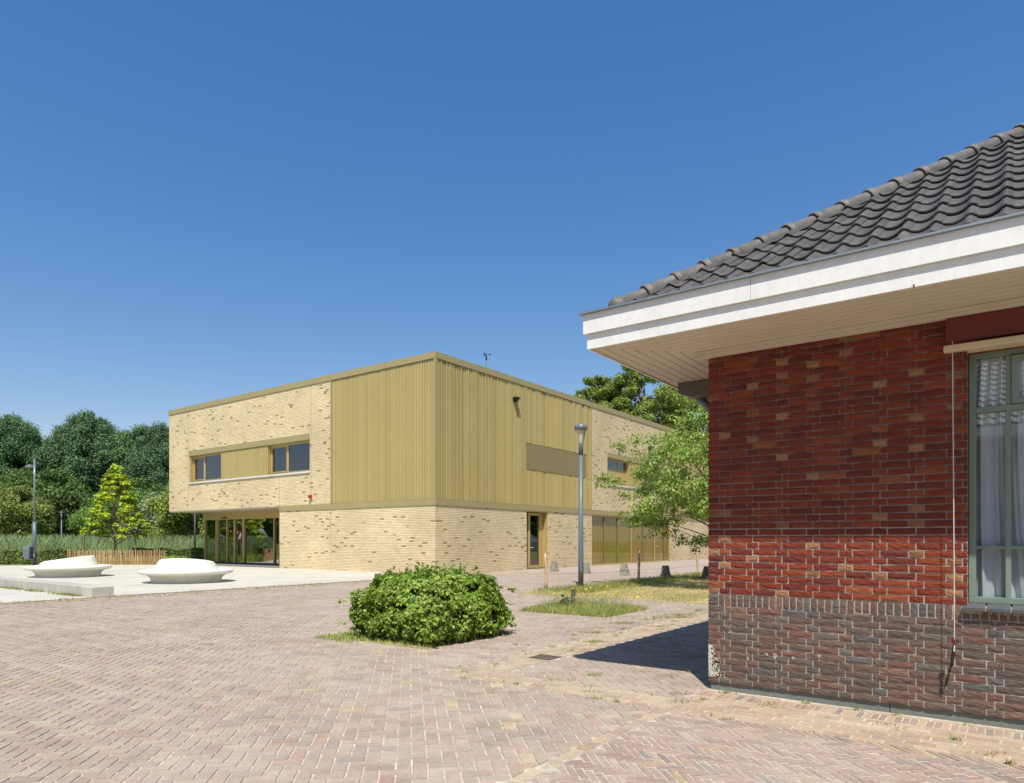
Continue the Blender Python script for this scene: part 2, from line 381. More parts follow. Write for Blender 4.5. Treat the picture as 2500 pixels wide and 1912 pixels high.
def rows(x0, x1, y0, y1, L_, w, along, joint, stagger=True, exc=()):
    res = []; n = max(1, round(((x1 - x0) if along == 'y' else (y1 - y0)) / w)); ww = ((x1 - x0) if along == 'y' else (y1 - y0)) / n
    for r in range(n):
        a = (y0 if along == 'y' else x0) - (L_ * random.uniform(.3, .7) if stagger and r % 2 else random.uniform(0, .03)); e = y1 if along == 'y' else x1
        s0 = (y0 if along == 'y' else x0)
        while a < e:
            l = L_ * random.uniform(.97, 1.03); lo, hi = max(a, s0) + joint / 2, min(a + l, e) - joint / 2
            c0 = (x0 if along == 'y' else y0) + r * ww + joint / 2; c1 = c0 + ww - joint
            a += l
            if hi - lo < .02: continue
            p = [(c0, lo), (c1, lo), (c1, hi), (c0, hi)] if along == 'y' else [(lo, c0), (hi, c0), (hi, c1), (lo, c1)]
            cx, cy = (p[0][0] + p[2][0]) / 2, (p[0][1] + p[2][1]) / 2
            if not visible(cx, cy): continue
            if exc:
                q, full = keep(p, exc)
                if not q: continue
                p = q
            res.append((p, False, cx, cy, 0))
    return res
def pave(parent, res, pal, L_, w, m, n_single=300, name='paver'):
    """the pavers that show largest are parts of their own, the rest one joined part"""
    rest = MB()
    def size(r): wx, wy = r2w(r[2], r[3]); return wy + (0 if abs(wx) < wy * .76 and wy > 4.1 else 50)
    order = sorted(range(len(res)), key=lambda i: size(res[i])); single = set(order[:n_single])
    var = []
    for q in range(4):
        b = MB(); paver_geo(b, [(-L_ / 2, -w / 2), (L_ / 2, -w / 2), (L_ / 2, w / 2), (-L_ / 2, w / 2)], (1, 1, 1)); var.append(b.mesh(name, m))
    for i, (p, full, cx, cy, a) in enumerate(res):
        # patches of similar brick, like relaid areas
        col = pick(pal)
        if i in single:
            if full:
                link(name, random.choice(var), parent, (cx, cy, random.gauss(0, .0008)), (0, 0, a), col)
            else:
                b = MB(); paver_geo(b, [(x - cx, y - cy) for x, y in p], (1, 1, 1)); link(name, b.mesh(name, m), parent, (cx, cy, 0), None, col)
        else: paver_geo(rest, p, col)
    if rest.n: rest.build(name + 's', m, parent, kind='stuff')
main = herring(2, .1045, R(45), EXC_MAIN, .0075, 33, 8, 10, 430)
pave(square, main, PAL_MAIN, .209 - .0075, .1045 - .0075, M['paver'])
path = sheet('brick_path', [[(-12, -12), (-1.05, -12), (-1.05, 0), (-12, 0)]], -.004, M['sand'], 'sandy bed of the narrow herringbone brick path', loc=RL, rz=TH)
thin = herring(4, .0535, R(45), EXC_THIN, .0085, 14, -3, -3, 220)
pave(path, thin, PAL_THIN, .214 - .0085, .0535 - .0085, M['paver'])
strip = sheet('paved_border', [[(-1.05, -9), (0, -9), (0, 0), (-.6, 0), (-.6, 2.75), (-1.05, 2.75)]], -.0035, M['sand'], 'sandy bed of the paved border along the brick house', loc=RL, rz=TH)
sold = rows(-.335, -.125, -6, .05, .0575, .21, 'y', .008, False)
st = rows(-1.05, -.34, -6, 0, .215, .1, 'y', .006) + rows(-1.05, -.6, 0, 2.75, .215, .1, 'y', .006)
pave(strip, st, PAL_TAN, .2, .09, M['paver'], 120)
pave(strip, sold, PAL_SOLD, .2, .05, M['paver'], 110, 'edge_brick')
curb = rows(-.118, -.055, -6, .05, .24, .06, 'y', .004, False)
pave(strip, curb, PAL_TAN, .2, .05, M['paver'], 20, 'kerb_brick')
GR = rectz(.4, .72, 2.2, 2.52)
gut = sheet('brick_gutter', [[(-.6, 2.2), (8.9, 2.2), (8.9, 2.75), (-.6, 2.75)]], -.0035, M['sand'], 'sandy bed of the shallow brick drainage gutter', loc=RL, rz=TH)
pave(gut, rows(-.6, 8.9, 2.2, 2.75, .215, .1, 'x', .006, True, [GR]), PAL_TAN, .2, .09, M['paver'], 150)
div = sheet('dividing_course', [[(-8, -.055), (-1.05, -.055), (-1.05, .055), (-8, .055)]], -.0025, M['sand'], 'bed of the single brick course dividing the two pavings', loc=RL, rz=TH)
pave(div, rows(-8, -1.05, -.052, .052, .26, .1, 'x', .005, False), PAL_TAN, .2, .09, M['paver'], 40)

# ------------------------------------------------------------ leaf and blade generators
def norm(a): return a / np.maximum(np.linalg.norm(a, axis=1, keepdims=True), 1e-9)
def leaves(P, D, size, cols, m, name='leaves', aspect=.6, fold=.25, jitter=.55, droop=0., simple=False):
    """one folded leaf (two quads) at each P, facing roughly along D"""
    n = len(P); D = norm(D + rng.normal(0, jitter, (n, 3)))
    T = rng.normal(0, 1, (n, 3)); T[:, 2] -= droop
    T = norm(T - D * (T * D).sum(1, keepdims=True)); B = np.cross(D, T)
    s = (size * rng.uniform(.65, 1.25, n))[:, None]
    a = P - T * s * .5; c = P + T * s * .5; mid0 = P - T * s * .08
    w = s * aspect * .5
    l = mid0 + B * w + D * w * fold; r = mid0 - B * w + D * w * fold
    if simple:      # far away: one kite-shaped face each
        verts = np.stack([a, l, c, r], 1).reshape(-1, 3); k = np.arange(n)[:, None] * 4
        return fast_mesh(name, verts, np.hstack([k, k + 1, k + 2, k + 3]), cols, m)
    tipc = P + T * s * .28
    l2 = tipc + B * w * .72 + D * w * fold * .7; r2 = tipc - B * w * .72 + D * w * fold * .7
    verts = np.stack([a, l, l2, c, r2, r], 1).reshape(-1, 3)
    k = np.arange(n)[:, None] * 6
    q = np.concatenate([np.hstack([k, k + 1, k + 2, k + 3]), np.hstack([k, k + 3, k + 4, k + 5])])
    return fast_mesh(name, verts, q, np.concatenate([cols, cols]), m)
def shell(centers, radii, per, flat=1.0, inner=.35, feather=.07):
    """points scattered through blobs, crowded towards each blob's outside"""
    P = []; D = []
    for c, r in zip(centers, radii):
        k = int(per * (r ** 2)) + 8
        d = norm(rng.normal(0, 1, (k, 3))); rr = r * (1 - inner * rng.random(k) ** 2)[:, None] * (1 + feather * rng.normal(0, 1, (k, 1)).clip(-1.5, 2.2))
        d2 = d * np.array([1, 1, flat]); P.append(c + d2 * rr); D.append(d * np.array([1, 1, 1.0]) + np.array([0, 0, .55]))
    return np.concatenate(P), np.concatenate(D)
def tone(n, base, spread=.22, alt=None, pa=.0):
    c = np.array(base)[None] * (1 + rng.normal(0, spread, (n, 1))).clip(.35, 1.8) * (1 + rng.normal(0, .06, (n, 3)))
    if alt is not None:
        k = rng.random(n) < pa; c[k] = np.array(alt) * (1 + rng.normal(0, .15, (k.sum(), 1)))
    return c.clip(0, 1)
def blades(xy, h, w, cols, m, name, z0=0., lean=.45, two=True):
    n = len(xy); a = rng.uniform(0, 2 * math.pi, n); H = (h * rng.uniform(.4, 1.2, n))[:, None]
    base = np.hstack([xy, np.full((n, 1), z0)]); side = np.stack([np.cos(a), np.sin(a), np.zeros(n)], 1) * (w * rng.uniform(.6, 1.3, n))[:, None] / 2
    b = rng.uniform(0, 2 * math.pi, n); ln = np.stack([np.cos(b), np.sin(b), np.zeros(n)], 1) * (np.abs(rng.normal(0, lean, n)))[:, None] * H
    up = np.array([[0, 0, 1.]]) * H
    v = np.stack([base - side, base + side, base + up * .55 + ln * .35 + side * .7, base + up * .55 + ln * .35 - side * .7, base + up * .93 + ln, base + up * .9 + ln + side * .15], 1).reshape(-1, 3)
    k = np.arange(n)[:, None] * 6
    q = np.concatenate([np.hstack([k, k + 1, k + 2, k + 3]), np.hstack([k + 3, k + 2, k + 5, k + 4])])
    return fast_mesh(name, v, q, np.concatenate([cols, cols]), m)

# ------------------------------------------------------------ school building (local frame: left face x=0, right face y=0)
school = thing('school_building', 'modern two storey school of cream brick with a gold slatted corner and flat roof', 'building', (C0[0], C0[1], 0), TH)
def panel(b, axis, c, u0, u1, z0, z1, th, openings=(), out=0.0):
    """wall slab on plane axis=c from c-out to c+th, cut on a grid round its openings"""
    us = sorted({u0, u1} | {o[k] for o in openings for k in (0, 1)}); zs = sorted({z0, z1} | {o[k] for o in openings for k in (2, 3)})
    us = [u for u in us if u0 <= u <= u1]; zs = [z for z in zs if z0 <= z <= z1]
    for a, a2 in zip(us, us[1:]):
        for e, e2 in zip(zs, zs[1:]):
            mu, mz = (a + a2) / 2, (e + e2) / 2
            if any(o[0] < mu < o[1] and o[2] < mz < o[3] for o in openings): continue
            if axis == 'x': b.box((c - out, a, e), (c + th, a2, e2))
            else: b.box((a, c - out, e), (a2, c + th, e2))
    return b
BEL0, BEL1, PAR0, PAR1 = 3.08, 3.36, 9.56, 9.85
panel(MB(), 'x', 0, 0, 11.41, 0, BEL0, .3).build('lower_wall', M['sbrick'], school, label='cream brick ground floor wall of the front')
panel(MB(), 'x', 0, 7.13, 23.2, BEL1, PAR0, .25, [(8.82, 20.73, 5.1, 6.74)]).build('upper_wall', M['sbrick'], school, label='cream brick upper wall with the long window band')
panel(MB(), 'y', 0, .3, 60, 0, BEL0, .3, [(6.98, 9.01, -1, BEL0), (13.81, 25.48, -1, BEL0)]).build('lower_wall', M['sbrick'], school)
b = panel(MB(), 'y', 0, 13.74, 25.46, BEL1, PAR0, .25, [(15.76, 24.3, 5.07, 6.72)]); b.box((34, 0, BEL1), (60, .25, PAR0))
b.build('upper_wall', M['sbrick'], school)
b = MB(); b.box((.06, .06, BEL1), (.25, 7.13, PAR0)); b.box((.06, .06, BEL1), (13.74, .25, PAR0)); b.box((25.46, .06, BEL1), (34, .25, PAR0))
b.build('cladding_backing', M['golddark'], school)
# body behind: roof, rear walls, floors
b = MB(); b.box((.25, .25, PAR0 - .15), (60, 23.0, PAR0 + .02)); b.build('roof', M['floorin'], school)
b = MB(); b.box((.25, 23.0, BEL1 - .0), (60, 23.2, PAR0)); b.box((59.8, .25, 0), (60, 23, PAR0)); b.box((2.3, 22.98, 0), (60, 23.1, BEL0))
b.box((0.3, 11.2, 0), (2.3, 11.41, BEL0)); b.build('rear_wall', M['sbrick'], school)
b = MB(); b.box((.31, .31, BEL0 + .02), (60, 11.19, BEL1 - .005)); b.box((2.51, 11.42, BEL0 + .02), (60, 22.97, BEL1 - .005)); b.build('floor_slab', M['floorin'], school)
b = MB(); b.box((.3, .3, -.02), (60, 22.9, .03)); b.build('ground_floor', M['floorin'], school)
b = MB(); b.box((.02, 11.43, BEL1 - .05), (2.3, 23.19, BEL1 - .003)); b.build('overhang_soffit', M['soffit'], school)
# trims
b = MB(); b.box((-.04, -.04, PAR0), (.3, 23.24, PAR1)); b.box((.3, -.04, PAR0), (60, .3, PAR1)); b.box((.3, 22.9, PAR0), (60, 23.24, PAR1)); b.box((59.7, .3, PAR0), (60.04, 22.9, PAR1))
b.build('parapet_coping', M['goldtrim'], school)
b = MB(); b.box((-.035, -.035, BEL0), (.3, 11.41, BEL1)); b.box((.3, -.035, BEL0), (60, .3, BEL1)); b.build('belt_band', M['goldtrim'], school)
b = MB(); b.box((-.035, -.035, BEL1), (.06, .06, PAR0)); b.build('corner_post', M['goldtrim'], school)
for y in (20.85, 8.7): MB().box((-.004, y, BEL1), (.01, y + .014, PAR0)).build('movement_joint', M['golddark'], school)
MB().box((-.004, 11.40, BEL1), (.01, 11.414, 5.0)).build('movement_joint', M['golddark'], school)
MB().box((-.004, 7.12, .02), (.01, 7.134, BEL0)).build('movement_joint', M['golddark'], school)
for y in (3.2, 8.9, 14.6, 19.5): MB().box((-.042, y, PAR0 + .01), (-.03, y + .012, PAR1 - .005)).build('coping_joint', M['golddark'], school)
# slats, each its own part; a few widths share meshes
slat_cache = {}
def slat(axis, u, w, z0, z1, dep, parent, shade):
    k = (axis, w, round(z1 - z0, 2), dep)
    if k not in slat_cache:
        q = MB(); h = z1 - z0
        if axis == 'x': q.add([(.06, 0, 0), (.06 - dep, .006, 0), (.06 - dep, w - .006, 0), (.06, w, 0), (.06, 0, h), (.06 - dep, .006, h), (.06 - dep, w - .006, h), (.06, w, h)],
                              [(0, 4, 5, 1), (1, 5, 6, 2), (2, 6, 7, 3), (0, 1, 2, 3), (4, 7, 6, 5)])
        else: q.add([(0, .06, 0), (.006, .06 - dep, 0), (w - .006, .06 - dep, 0), (w, .06, 0), (0, .06, h), (.006, .06 - dep, h), (w - .006, .06 - dep, h), (w, .06, h)],
                    [(0, 1, 5, 4), (1, 2, 6, 5), (2, 3, 7, 6), (0, 3, 2, 1), (4, 5, 6, 7)])
        slat_cache[k] = q.mesh('slat', M['gold'])
    link('slat', slat_cache[k], parent, (0, u, z0) if axis == 'x' else (u, 0, z0), None, (shade, shade, shade * random.uniform(.93, 1.05)))
def slats(axis, u0, u1, z0, z1, parent, holes=(), widths=(.05, .065, .08, .10), gaps=(.02, .03, .042), deps=(.045, .06, .075), shades=(.86, .94, 1.0, 1.06)):
    u = u0 + .02; prev = None
    while u < u1 - .05:
        w = random.choice(widths); w = min(w, u1 - u - .01)
        w = round(w, 3); dep = random.choice(deps); sh = random.choice(shades)
        segs = [(z0, z1)]
        for h0, h1, hz0, hz1 in holes:
            if u + w > h0 and u < h1: segs = [(z0, hz0), (hz1, z1)]
        for s0, s1 in segs: slat(axis, u, w, s0 + .01, s1 - .01, dep, parent, sh)
        u += w + random.choice(gaps)
leftclad = MB().box((.052, .06, BEL1), (.062, 7.13, PAR0)).build('left_cladding', M['golddark'], school)
slats('x', .07, 7.1, BEL1, PAR0, leftclad, widths=(.045, .06, .08), gaps=(.011, .016, .024), deps=(.05, .056), shades=(.96, 1.0, 1.03))
rightclad = MB().box((.06, .052, BEL1), (13.74, .062, PAR0)).build('right_cladding', M['golddark'], school)
slats('y', .07, 13.7, BEL1, PAR0, rightclad, [(7.02, 13.12, 5.22, 6.62)], widths=(.045, .06, .075, .09), gaps=(.022, .032, .045), deps=(.05, .065, .08), shades=(.86, .94, 1.0, 1.05))
farclad = MB().box((25.46, .052, BEL1), (34, .062, PAR0)).build('far_cladding', M['golddark'], school)
slats('y', 25.5, 34, BEL1, PAR0, farclad, widths=(.1, .135), gaps=(.05,))
dp = MB().box((7.02, .0, 5.23), (13.12, .06, 6.61)).build('shutter_panel', M['olive'], school, label='flat olive shutter panel let into the slats')
u = 7.06
q = MB().box((0, -.012, 5.25), (.035, .0, 6.59)).mesh('shutter_slat', M['olive'])
while u < 13.08: link('shutter_slat', q, dp, (u, 0, 0)); u += .068
MB().box((13.66, -.03, BEL1), (13.74, .06, PAR0)).build('edge_trim', M['goldtrim'], school)
MB().box((-.03, 7.05, BEL1), (.06, 7.13, PAR0)).build('edge_trim', M['goldtrim'], school)

def frame_rect(b, axis, c, u0, u1, z0, z1, t=.07, d=.07):
    def bx(a, a2, e, e2):
        if axis == 'x': b.box((c, a, e), (c + d, a2, e2))
        else: b.box((a, c, e), (a2, c + d, e2))
    bx(u0, u1, z0, z0 + t); bx(u0, u1, z1 - t, z1); bx(u0, u0 + t, z0 + t, z1 - t); bx(u1 - t, u1, z0 + t, z1 - t)
def pane(axis, c, u0, u1, z0, z1, m, parent, name='pane'):
    b = MB()
    if axis == 'x': b.box((c, u0, z0), (c + .012, u1, z1))
    else: b.box((u0, c, z0), (u1, c + .012, z1))
    return b.build(name, m, parent)
# long window band of the front
MB().box((-.035, 8.82, 6.74), (.05, 20.75, 7.04)).build('window_lintel', M['goldtrim'], school)
MB().box((-.06, 8.78, 5.02), (.3, 20.77, 5.10)).build('window_sill', M['sillwhite'], school)
bandb = MB().box((.05, 12.62, 5.1), (.25, 17.18, 6.74)).build('band_cladding', M['golddark'], school)
slats('x', 12.62, 17.18, 5.1, 6.74, bandb, widths=(.06, .08), gaps=(.016, .024), deps=(.05, .056), shades=(.96, 1.0, 1.03))
for k, (a, e, mull) in enumerate([(17.2, 20.6, 19.28), (8.86, 12.5, 10.95)]):
    w = link('window', None, school)
    f = MB(); frame_rect(f, 'x', .2, a, e, 5.12, 6.72, .09); f.box((.2, mull - .05, 5.21), (.27, mull + .05, 6.63))
    if k == 0: frame_rect(f, 'x', .185, mull + .05, e - .09, 5.21, 6.63, .06, .05)
    else: frame_rect(f, 'x', .185, mull + .05, e - .09, 5.21, 6.63, .06, .05)
    f.build('frame', M['goldframe'], w)
    pane('x', .23, a + .09, mull - .05, 5.21, 6.63, M['glass'], w); pane('x', .235, mull + .05, e - .09, 5.21, 6.63, M['glass'], w)
    MB().box((.02, e, 5.1), (.3, e + .1, 6.74)).build('jamb', M['goldframe'], w)
    r = MB(); r.box((3.2, a - .5, 3.6), (3.3, e + .5, 7.6)); r.box((.26, e + .1, 3.6), (3.2, e + .16, 7.6)); r.box((.26, a - .16, 3.6), (3.2, a - .1, 7.6)); r.box((.3, a, 6.9), (3.2, e, 7.0))
    r.build('room_wall', M['interior'], w)
    if k == 1: MB().box((.6, 11.6, 5.1), (.95, 12.0, 5.75)).build('screen', M['sillwhite'], w)
# upper window of the right side
MB().box((15.76, -.035, 6.72), (24.3, .05, 7.02)).build('window_lintel', M['goldtrim'], school)
MB().box((15.72, -.06, 4.98), (24.35, .3, 5.07)).build('window_sill', M['sillwhite'], school)
w = link('window', None, school); f = MB(); frame_rect(f, 'y', .2, 15.8, 18.75, 5.1, 6.7, .08); f.box((17.55, .2, 6.02), (17.65, .27, 6.62)); f.box((15.88, .2, 5.98), (18.67, .27, 6.06))
f.build('frame', M['goldframe'], w); pane('y', .23, 15.88, 17.55, 6.06, 6.62, M['glass'], w); pane('y', .23, 17.65, 18.67, 6.06, 6.62, M['glass'], w)
sl = MB().box((15.88, .24, 5.18), (18.67, .26, 5.98)).build('slatted_panel', M['golddark'], w)
u = 15.9
while u < 18.6: link('slat', slat_cache.setdefault('p', MB().box((0, .2, 5.2), (.06, .24, 5.96)).mesh('slat', M['gold'])), sl, (u, 0, 0)); u += .12
MB().box((18.75, .02, 5.08), (19.15, .3, 6.71)).build('jamb', M['goldframe'], w)
MB().box((15.6, 2.8, 4), (24.4, 2.9, 7.4)).build('room_wall', M['interior'], w)
b2 = MB().box((19.15, .05, 5.08), (21.2, .25, 6.71)).build('band_cladding', M['golddark'], school); slats('y', 19.17, 21.18, 5.08, 6.71, b2)
w = link('window', None, school); f = MB(); frame_rect(f, 'y', .2, 21.2, 24.28, 5.1, 6.7, .08); f.box((22.9, .2, 5.18), (23, .27, 6.62)); f.build('frame', M['goldframe'], w)
pane('y', .23, 21.28, 22.9, 5.18, 6.62, M['glass'], w); pane('y', .23, 23, 24.2, 5.18, 6.62, M['glass'], w)
# recessed entrance (plane x=2.3)
ent = MB(); ent.box((2.25, 11.41, 3.1), (2.5, 23.1, BEL1 - .05)); ent = ent.build('entrance', M['goldframe'], school, label='recessed glazed entrance under the overhang')
for (y, wd) in ((23.02, .13), (21.62, .16), (21.45, .08), (20.37, .1), (19.5, .17), (18.5, .2), (15.28, .09), (14.74, .06), (11.5, .1)):
    MB().box((2.28, y - wd / 2, .1), (2.46, y + wd / 2, 3.1)).build('mullion', M['goldframe'], ent)
MB().box((2.27, 11.41, 2.86), (2.47, 23.1, 3.1)).build('head_frame', M['goldframe'], ent)
MB().box((2.2, 11.41, .012), (2.5, 23.1, .11)).build('threshold', M['black'], ent)
MB().box((2.18, 20.35, 2.93), (2.27, 20.75, 3.0)).build('door_sensor', M['black'], ent)
for a, e in ((11.6, 14.68), (14.8, 15.22), (15.34, 18.37), (18.63, 19.39), (19.61, 20.3), (20.44, 21.4), (21.7, 22.94)): pane('x', 2.36, a, e, .11, 2.86, M['glassE'], ent)
po = MB().box((2.33, 18.66, 1.5), (2.345, 19.34, 2.14)).build('poster', M['maroon'], ent, label='maroon poster with a white bird and a small mark')
bird = [(19.18, 1.58), (19.12, 1.60), (19.02, 1.62), (18.96, 1.66), (18.88, 1.68), (18.82, 1.78), (18.78, 1.90), (18.80, 1.98), (18.87, 2.0), (18.93, 1.95), (18.97, 1.86), (19.06, 1.74), (19.14, 1.64)]
bm_ = MB(); bm_.add([(2.326, y, z) for y, z in bird], [tuple(range(len(bird)))]); bm_.add([(2.326, y, z) for y, z in ((18.93, 1.60), (18.86, 1.62), (18.84, 1.585), (18.93, 1.575))], [(0, 1, 2, 3)]); bm_.build('bird_print', M['whiteprint'], po)
bm_ = MB(); bm_.add([(2.326, y, z) for y, z in ((19.27, 2.08), (19.18, 2.09), (19.14, 2.02), (19.2, 1.94), (19.26, 1.99), (19.22, 2.03))], [(0, 1, 2, 3, 4, 5)]); bm_.build('logo_print', M['whiteprint'], po)
def leafshape(s, rot):
    v = []
    for i in range(14):
        t = rot + i * math.pi / 7; r = s * (1 if i % 2 == 0 else .45) * (1 if i else 1.3); v.append((r * math.cos(t), r * math.sin(t)))
    return v
for i in range(26):
    y = random.choice((random.uniform(15.7, 18.1), random.uniform(15.9, 18.0), random.uniform(19.7, 20.2), random.uniform(20.5, 21.3))); z = random.uniform(.45, 2.6)
    s = random.uniform(.07, .13); q = MB(); sh = leafshape(s, random.uniform(0, 6)); q.add([(2.352, y + a, z + c) for a, c in sh], [tuple(range(14))])
    q.build('leaf_sticker', M['stickers'] if random.random() < .45 else M['stickersg'], ent)
r = MB(); r.box((9.5, 11.4, 0), (9.6, 22.9, 3.2)); r.box((2.5, 22.7, 0), (9.5, 22.8, 3.2)); r.box((2.5, 11.42, 0), (9.5, 11.5, 3.2)); r.build('lobby_wall', M['interior'], ent)
MB().box((3.4, 15.4, .03), (4.0, 17.7, .85)).build('reception_desk', M['lime'], ent)
for y in (13.6, 17.2): MB().box((5.0, y, .03), (5.4, y + .4, 3.1)).build('column', M['interior'], ent)
# side door in its niche
dn = MB(); dn.box((6.98, .0, 3.02), (9.01, .4, BEL0)); dn.box((8.93, .02, .02), (9.008, .4, 3.02)); dn.box((6.982, .02, .02), (7.02, .4, 3.02))
dn = dn.build('side_door', M['goldframe'], school, label='narrow glazed side door with a gold frame')
f = MB(); frame_rect(f, 'y', .3, 7.6, 8.72, .05, 2.98, .13, .08); f.build('frame', M['goldframe'], dn)
f = MB(); f.box((8.72, .3, .03), (8.93, .36, 3.0)); f.box((7.55, .31, .03), (7.6, .36, 3.0)); f.box((6.98, .3, -.01), (9.0, .4, .05)); f.build('door_surround', M['goldframe'], dn)
pane('y', .33, 7.02, 7.55, .05, 3.0, M['glass'], dn); pane('y', .33, 7.73, 8.59, .18, 2.85, M['glass'], dn)
MB().tube([(7.68, .27, 1.12), (7.68, .2, 1.12), (7.86, .2, 1.12)], .018).build('handle', M['sillwhite'], dn)
r = MB(); r.box((6.5, 3.0, 0), (9.5, 3.1, 3.1)); r.box((6.5, .42, 0), (6.6, 3, 3.1)); r.box((9.4, .42, 0), (9.5, 3, 3.1)); r.build('room_wall', M['interior'], dn)
MB().box((8.3, 1.0, .03), (8.9, 1.5, 1.4)).build('noticeboard', M['maroon'], dn)
# big glazing of the right side
bw = MB(); bw.box((13.81, .03, 2.98), (25.48, .35, BEL0)); bw.box((13.81, .05, .0), (25.48, .35, .07)); bw.box((25.36, .03, .07), (25.478, .35, 2.98))
bw = bw.build('large_window', M['goldframe'], school, label='floor to ceiling glazing with slatted blinds behind')
for x in (13.86, 15.5, 17.3, 19.25, 21.1, 22.9, 24.6):
    MB().box((x - .03, .07, .07), (x + .03, .15, 2.98)).build('mullion', M['goldframe'] if x in (13.86, 22.9, 19.25) else M['golddark'], bw)
for a, e in ((13.9, 15.46), (15.54, 17.26), (17.34, 19.21), (19.29, 21.06), (21.14, 22.86), (22.94, 24.56), (24.64, 25.36)): pane('y', .11, a, e, .07, 2.98, M['glassB'], bw)
bl = MB().box((13.82, .215, .08), (25.34, .225, 2.97)).build('blind', M['golddark'], bw)
q = MB().box((0, .18, .08), (.085, .213, 2.96)).mesh('blind_slat', M['gold'])
x = 13.9; 
while x < 25.2: link('blind_slat', q, bl, (x, random.uniform(-.01, .0), 0), None, (1.25, 1.2, 1.05)); x += random.choice((.115, .13, .16))
MB().box((15.6, .145, .08), (19.0, .165, 1.2)).build('cabinet', M['lime'], bw)
MB().tube([(23.1, .1, 1.1), (23.1, .04, 1.1), (23.3, .04, 1.1)], .018).build('handle', M['sillwhite'], bw)
# small fittings
b = MB(); b.box((-.12, 8.62, 3.70), (-.0, 8.78, 3.86)); b.lathe([(0, 0), (.07, 0), (.09, .05), (.05, .1), (0, .1)], 12, (-.12, 8.7, 3.76)); b.build('alarm_bell', M['red'], school)
b = MB(); b.box((5.72, -.28, 8.70), (6.05, -.015, 8.80)); b.box((5.78, -.2, 8.58), (5.98, -.03, 8.70)); b.build('security_lamp', M['black'], school)
b = MB(); b.box((21.6, -.3, 7.95), (22.0, -.0, 8.08)); b.box((21.7, -.1, 7.6), (21.9, -.0, 7.95)); b.build('wall_lamp', M['iron'], school)
b = MB(); b.tube([(4.6, .8, PAR0), (4.6, .8, 10.58)], .018, 6); b.build('mast', M['zinc'], school)
an = thing('anemometer', 'small black cup anemometer on a thin mast above the school roof', 'anemometer', (C0[0] + V2[0] * 4.6 + U2[0] * .8, C0[1] + V2[1] * 4.6 + U2[1] * .8, 10.58))
MB().tube([(0, 0, 0), (0, 0, .2), (0, 0, .28)], [.045, .035, .015], 8).build('body', M['black'], an)
for k in range(3):
    t = k * 2.094 + .1; q = MB(); q.tube([(0, 0, .27), (math.cos(t) * .16, math.sin(t) * .16, .27)], .008, 5)
    q.lathe([(0, -.045), (.035, -.03), (.045, 0), (.035, .03), (0, .045)], 8, (math.cos(t) * .17, math.sin(t) * .17, .27)); q.build('cup', M['black'], an)

# ------------------------------------------------------------ red brick house (local frame: facade x=0 facing -x, corner at origin)
house = thing('brick_house', 'low red brick house with white eaves and dark tiled hip roof', 'house', RL, TH)
OP = (-4.9, -2.19, .93, 3.06)     # window opening y0,y1,z0,z1
WT = 3.40
PH = .075
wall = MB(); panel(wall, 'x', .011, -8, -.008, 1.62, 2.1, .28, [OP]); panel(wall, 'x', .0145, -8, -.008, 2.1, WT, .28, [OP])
wall = wall.build('wall', M['mortar'], house, label='facade of red brick above and dark brick below')
panel(MB(), 'x', .0078, -8, -.008, PH, 1.62, .28, [OP]).build('mortar_bed', M['mortar_sunlit'], wall)  # sunlit mortar tone, ending near the edge of the eave shadow
MB().box((.29, -.29, PH), (8, -.008, WT)).build('side_wall', M['mortar'], house)
b = MB(); b.box((7.7, -8, 0), (8, -.3, WT)); b.box((.3, -8, 0), (7.7, -7.7, WT)); b.build('rear_wall', M['mortar'], house)
b = MB(); b.box((.022, -1.62, -.05), (.3, -.02, PH)); b.build('plinth', M['plinth'], house, bevel=.004)
b = MB(); b.box((.022, -8, -.05), (.3, -1.625, PH)); b.build('plinth', M['plinth'], house, bevel=.004)
b = MB(); b.box((.3, -.3, -.05), (8, -.022, PH)); b.build('plinth', M['plinth'], house, bevel=.004)
PAL_RED = [((.30, .062, .030), 22), ((.26, .052, .030), 24), ((.22, .045, .030), 18), ((.175, .040, .032), 12), ((.34, .080, .034), 10), ((.40, .13, .05), 3)]
PAL_RED = soften(PAL_RED, (.25, .055, .032), .25)
PAL_HEAD = PAL_RED + [((.42, .21, .10), 14), ((.33, .15, .075), 8)]
PAL_DARK = [((.165, .112, .095), 26), ((.185, .108, .09), 22), ((.14, .108, .095), 16), ((.215, .105, .085), 12), ((.125, .12, .12), 6), ((.25, .145, .10), 4), ((.17, .15, .13), 6)]
PAL_DARK = soften(PAL_DARK, (.17, .115, .095), .2)
PAL_DARK = [((c[0] * 1.15, c[1] * 1.15, c[2] * 1.15), w) for c, w in PAL_DARK]
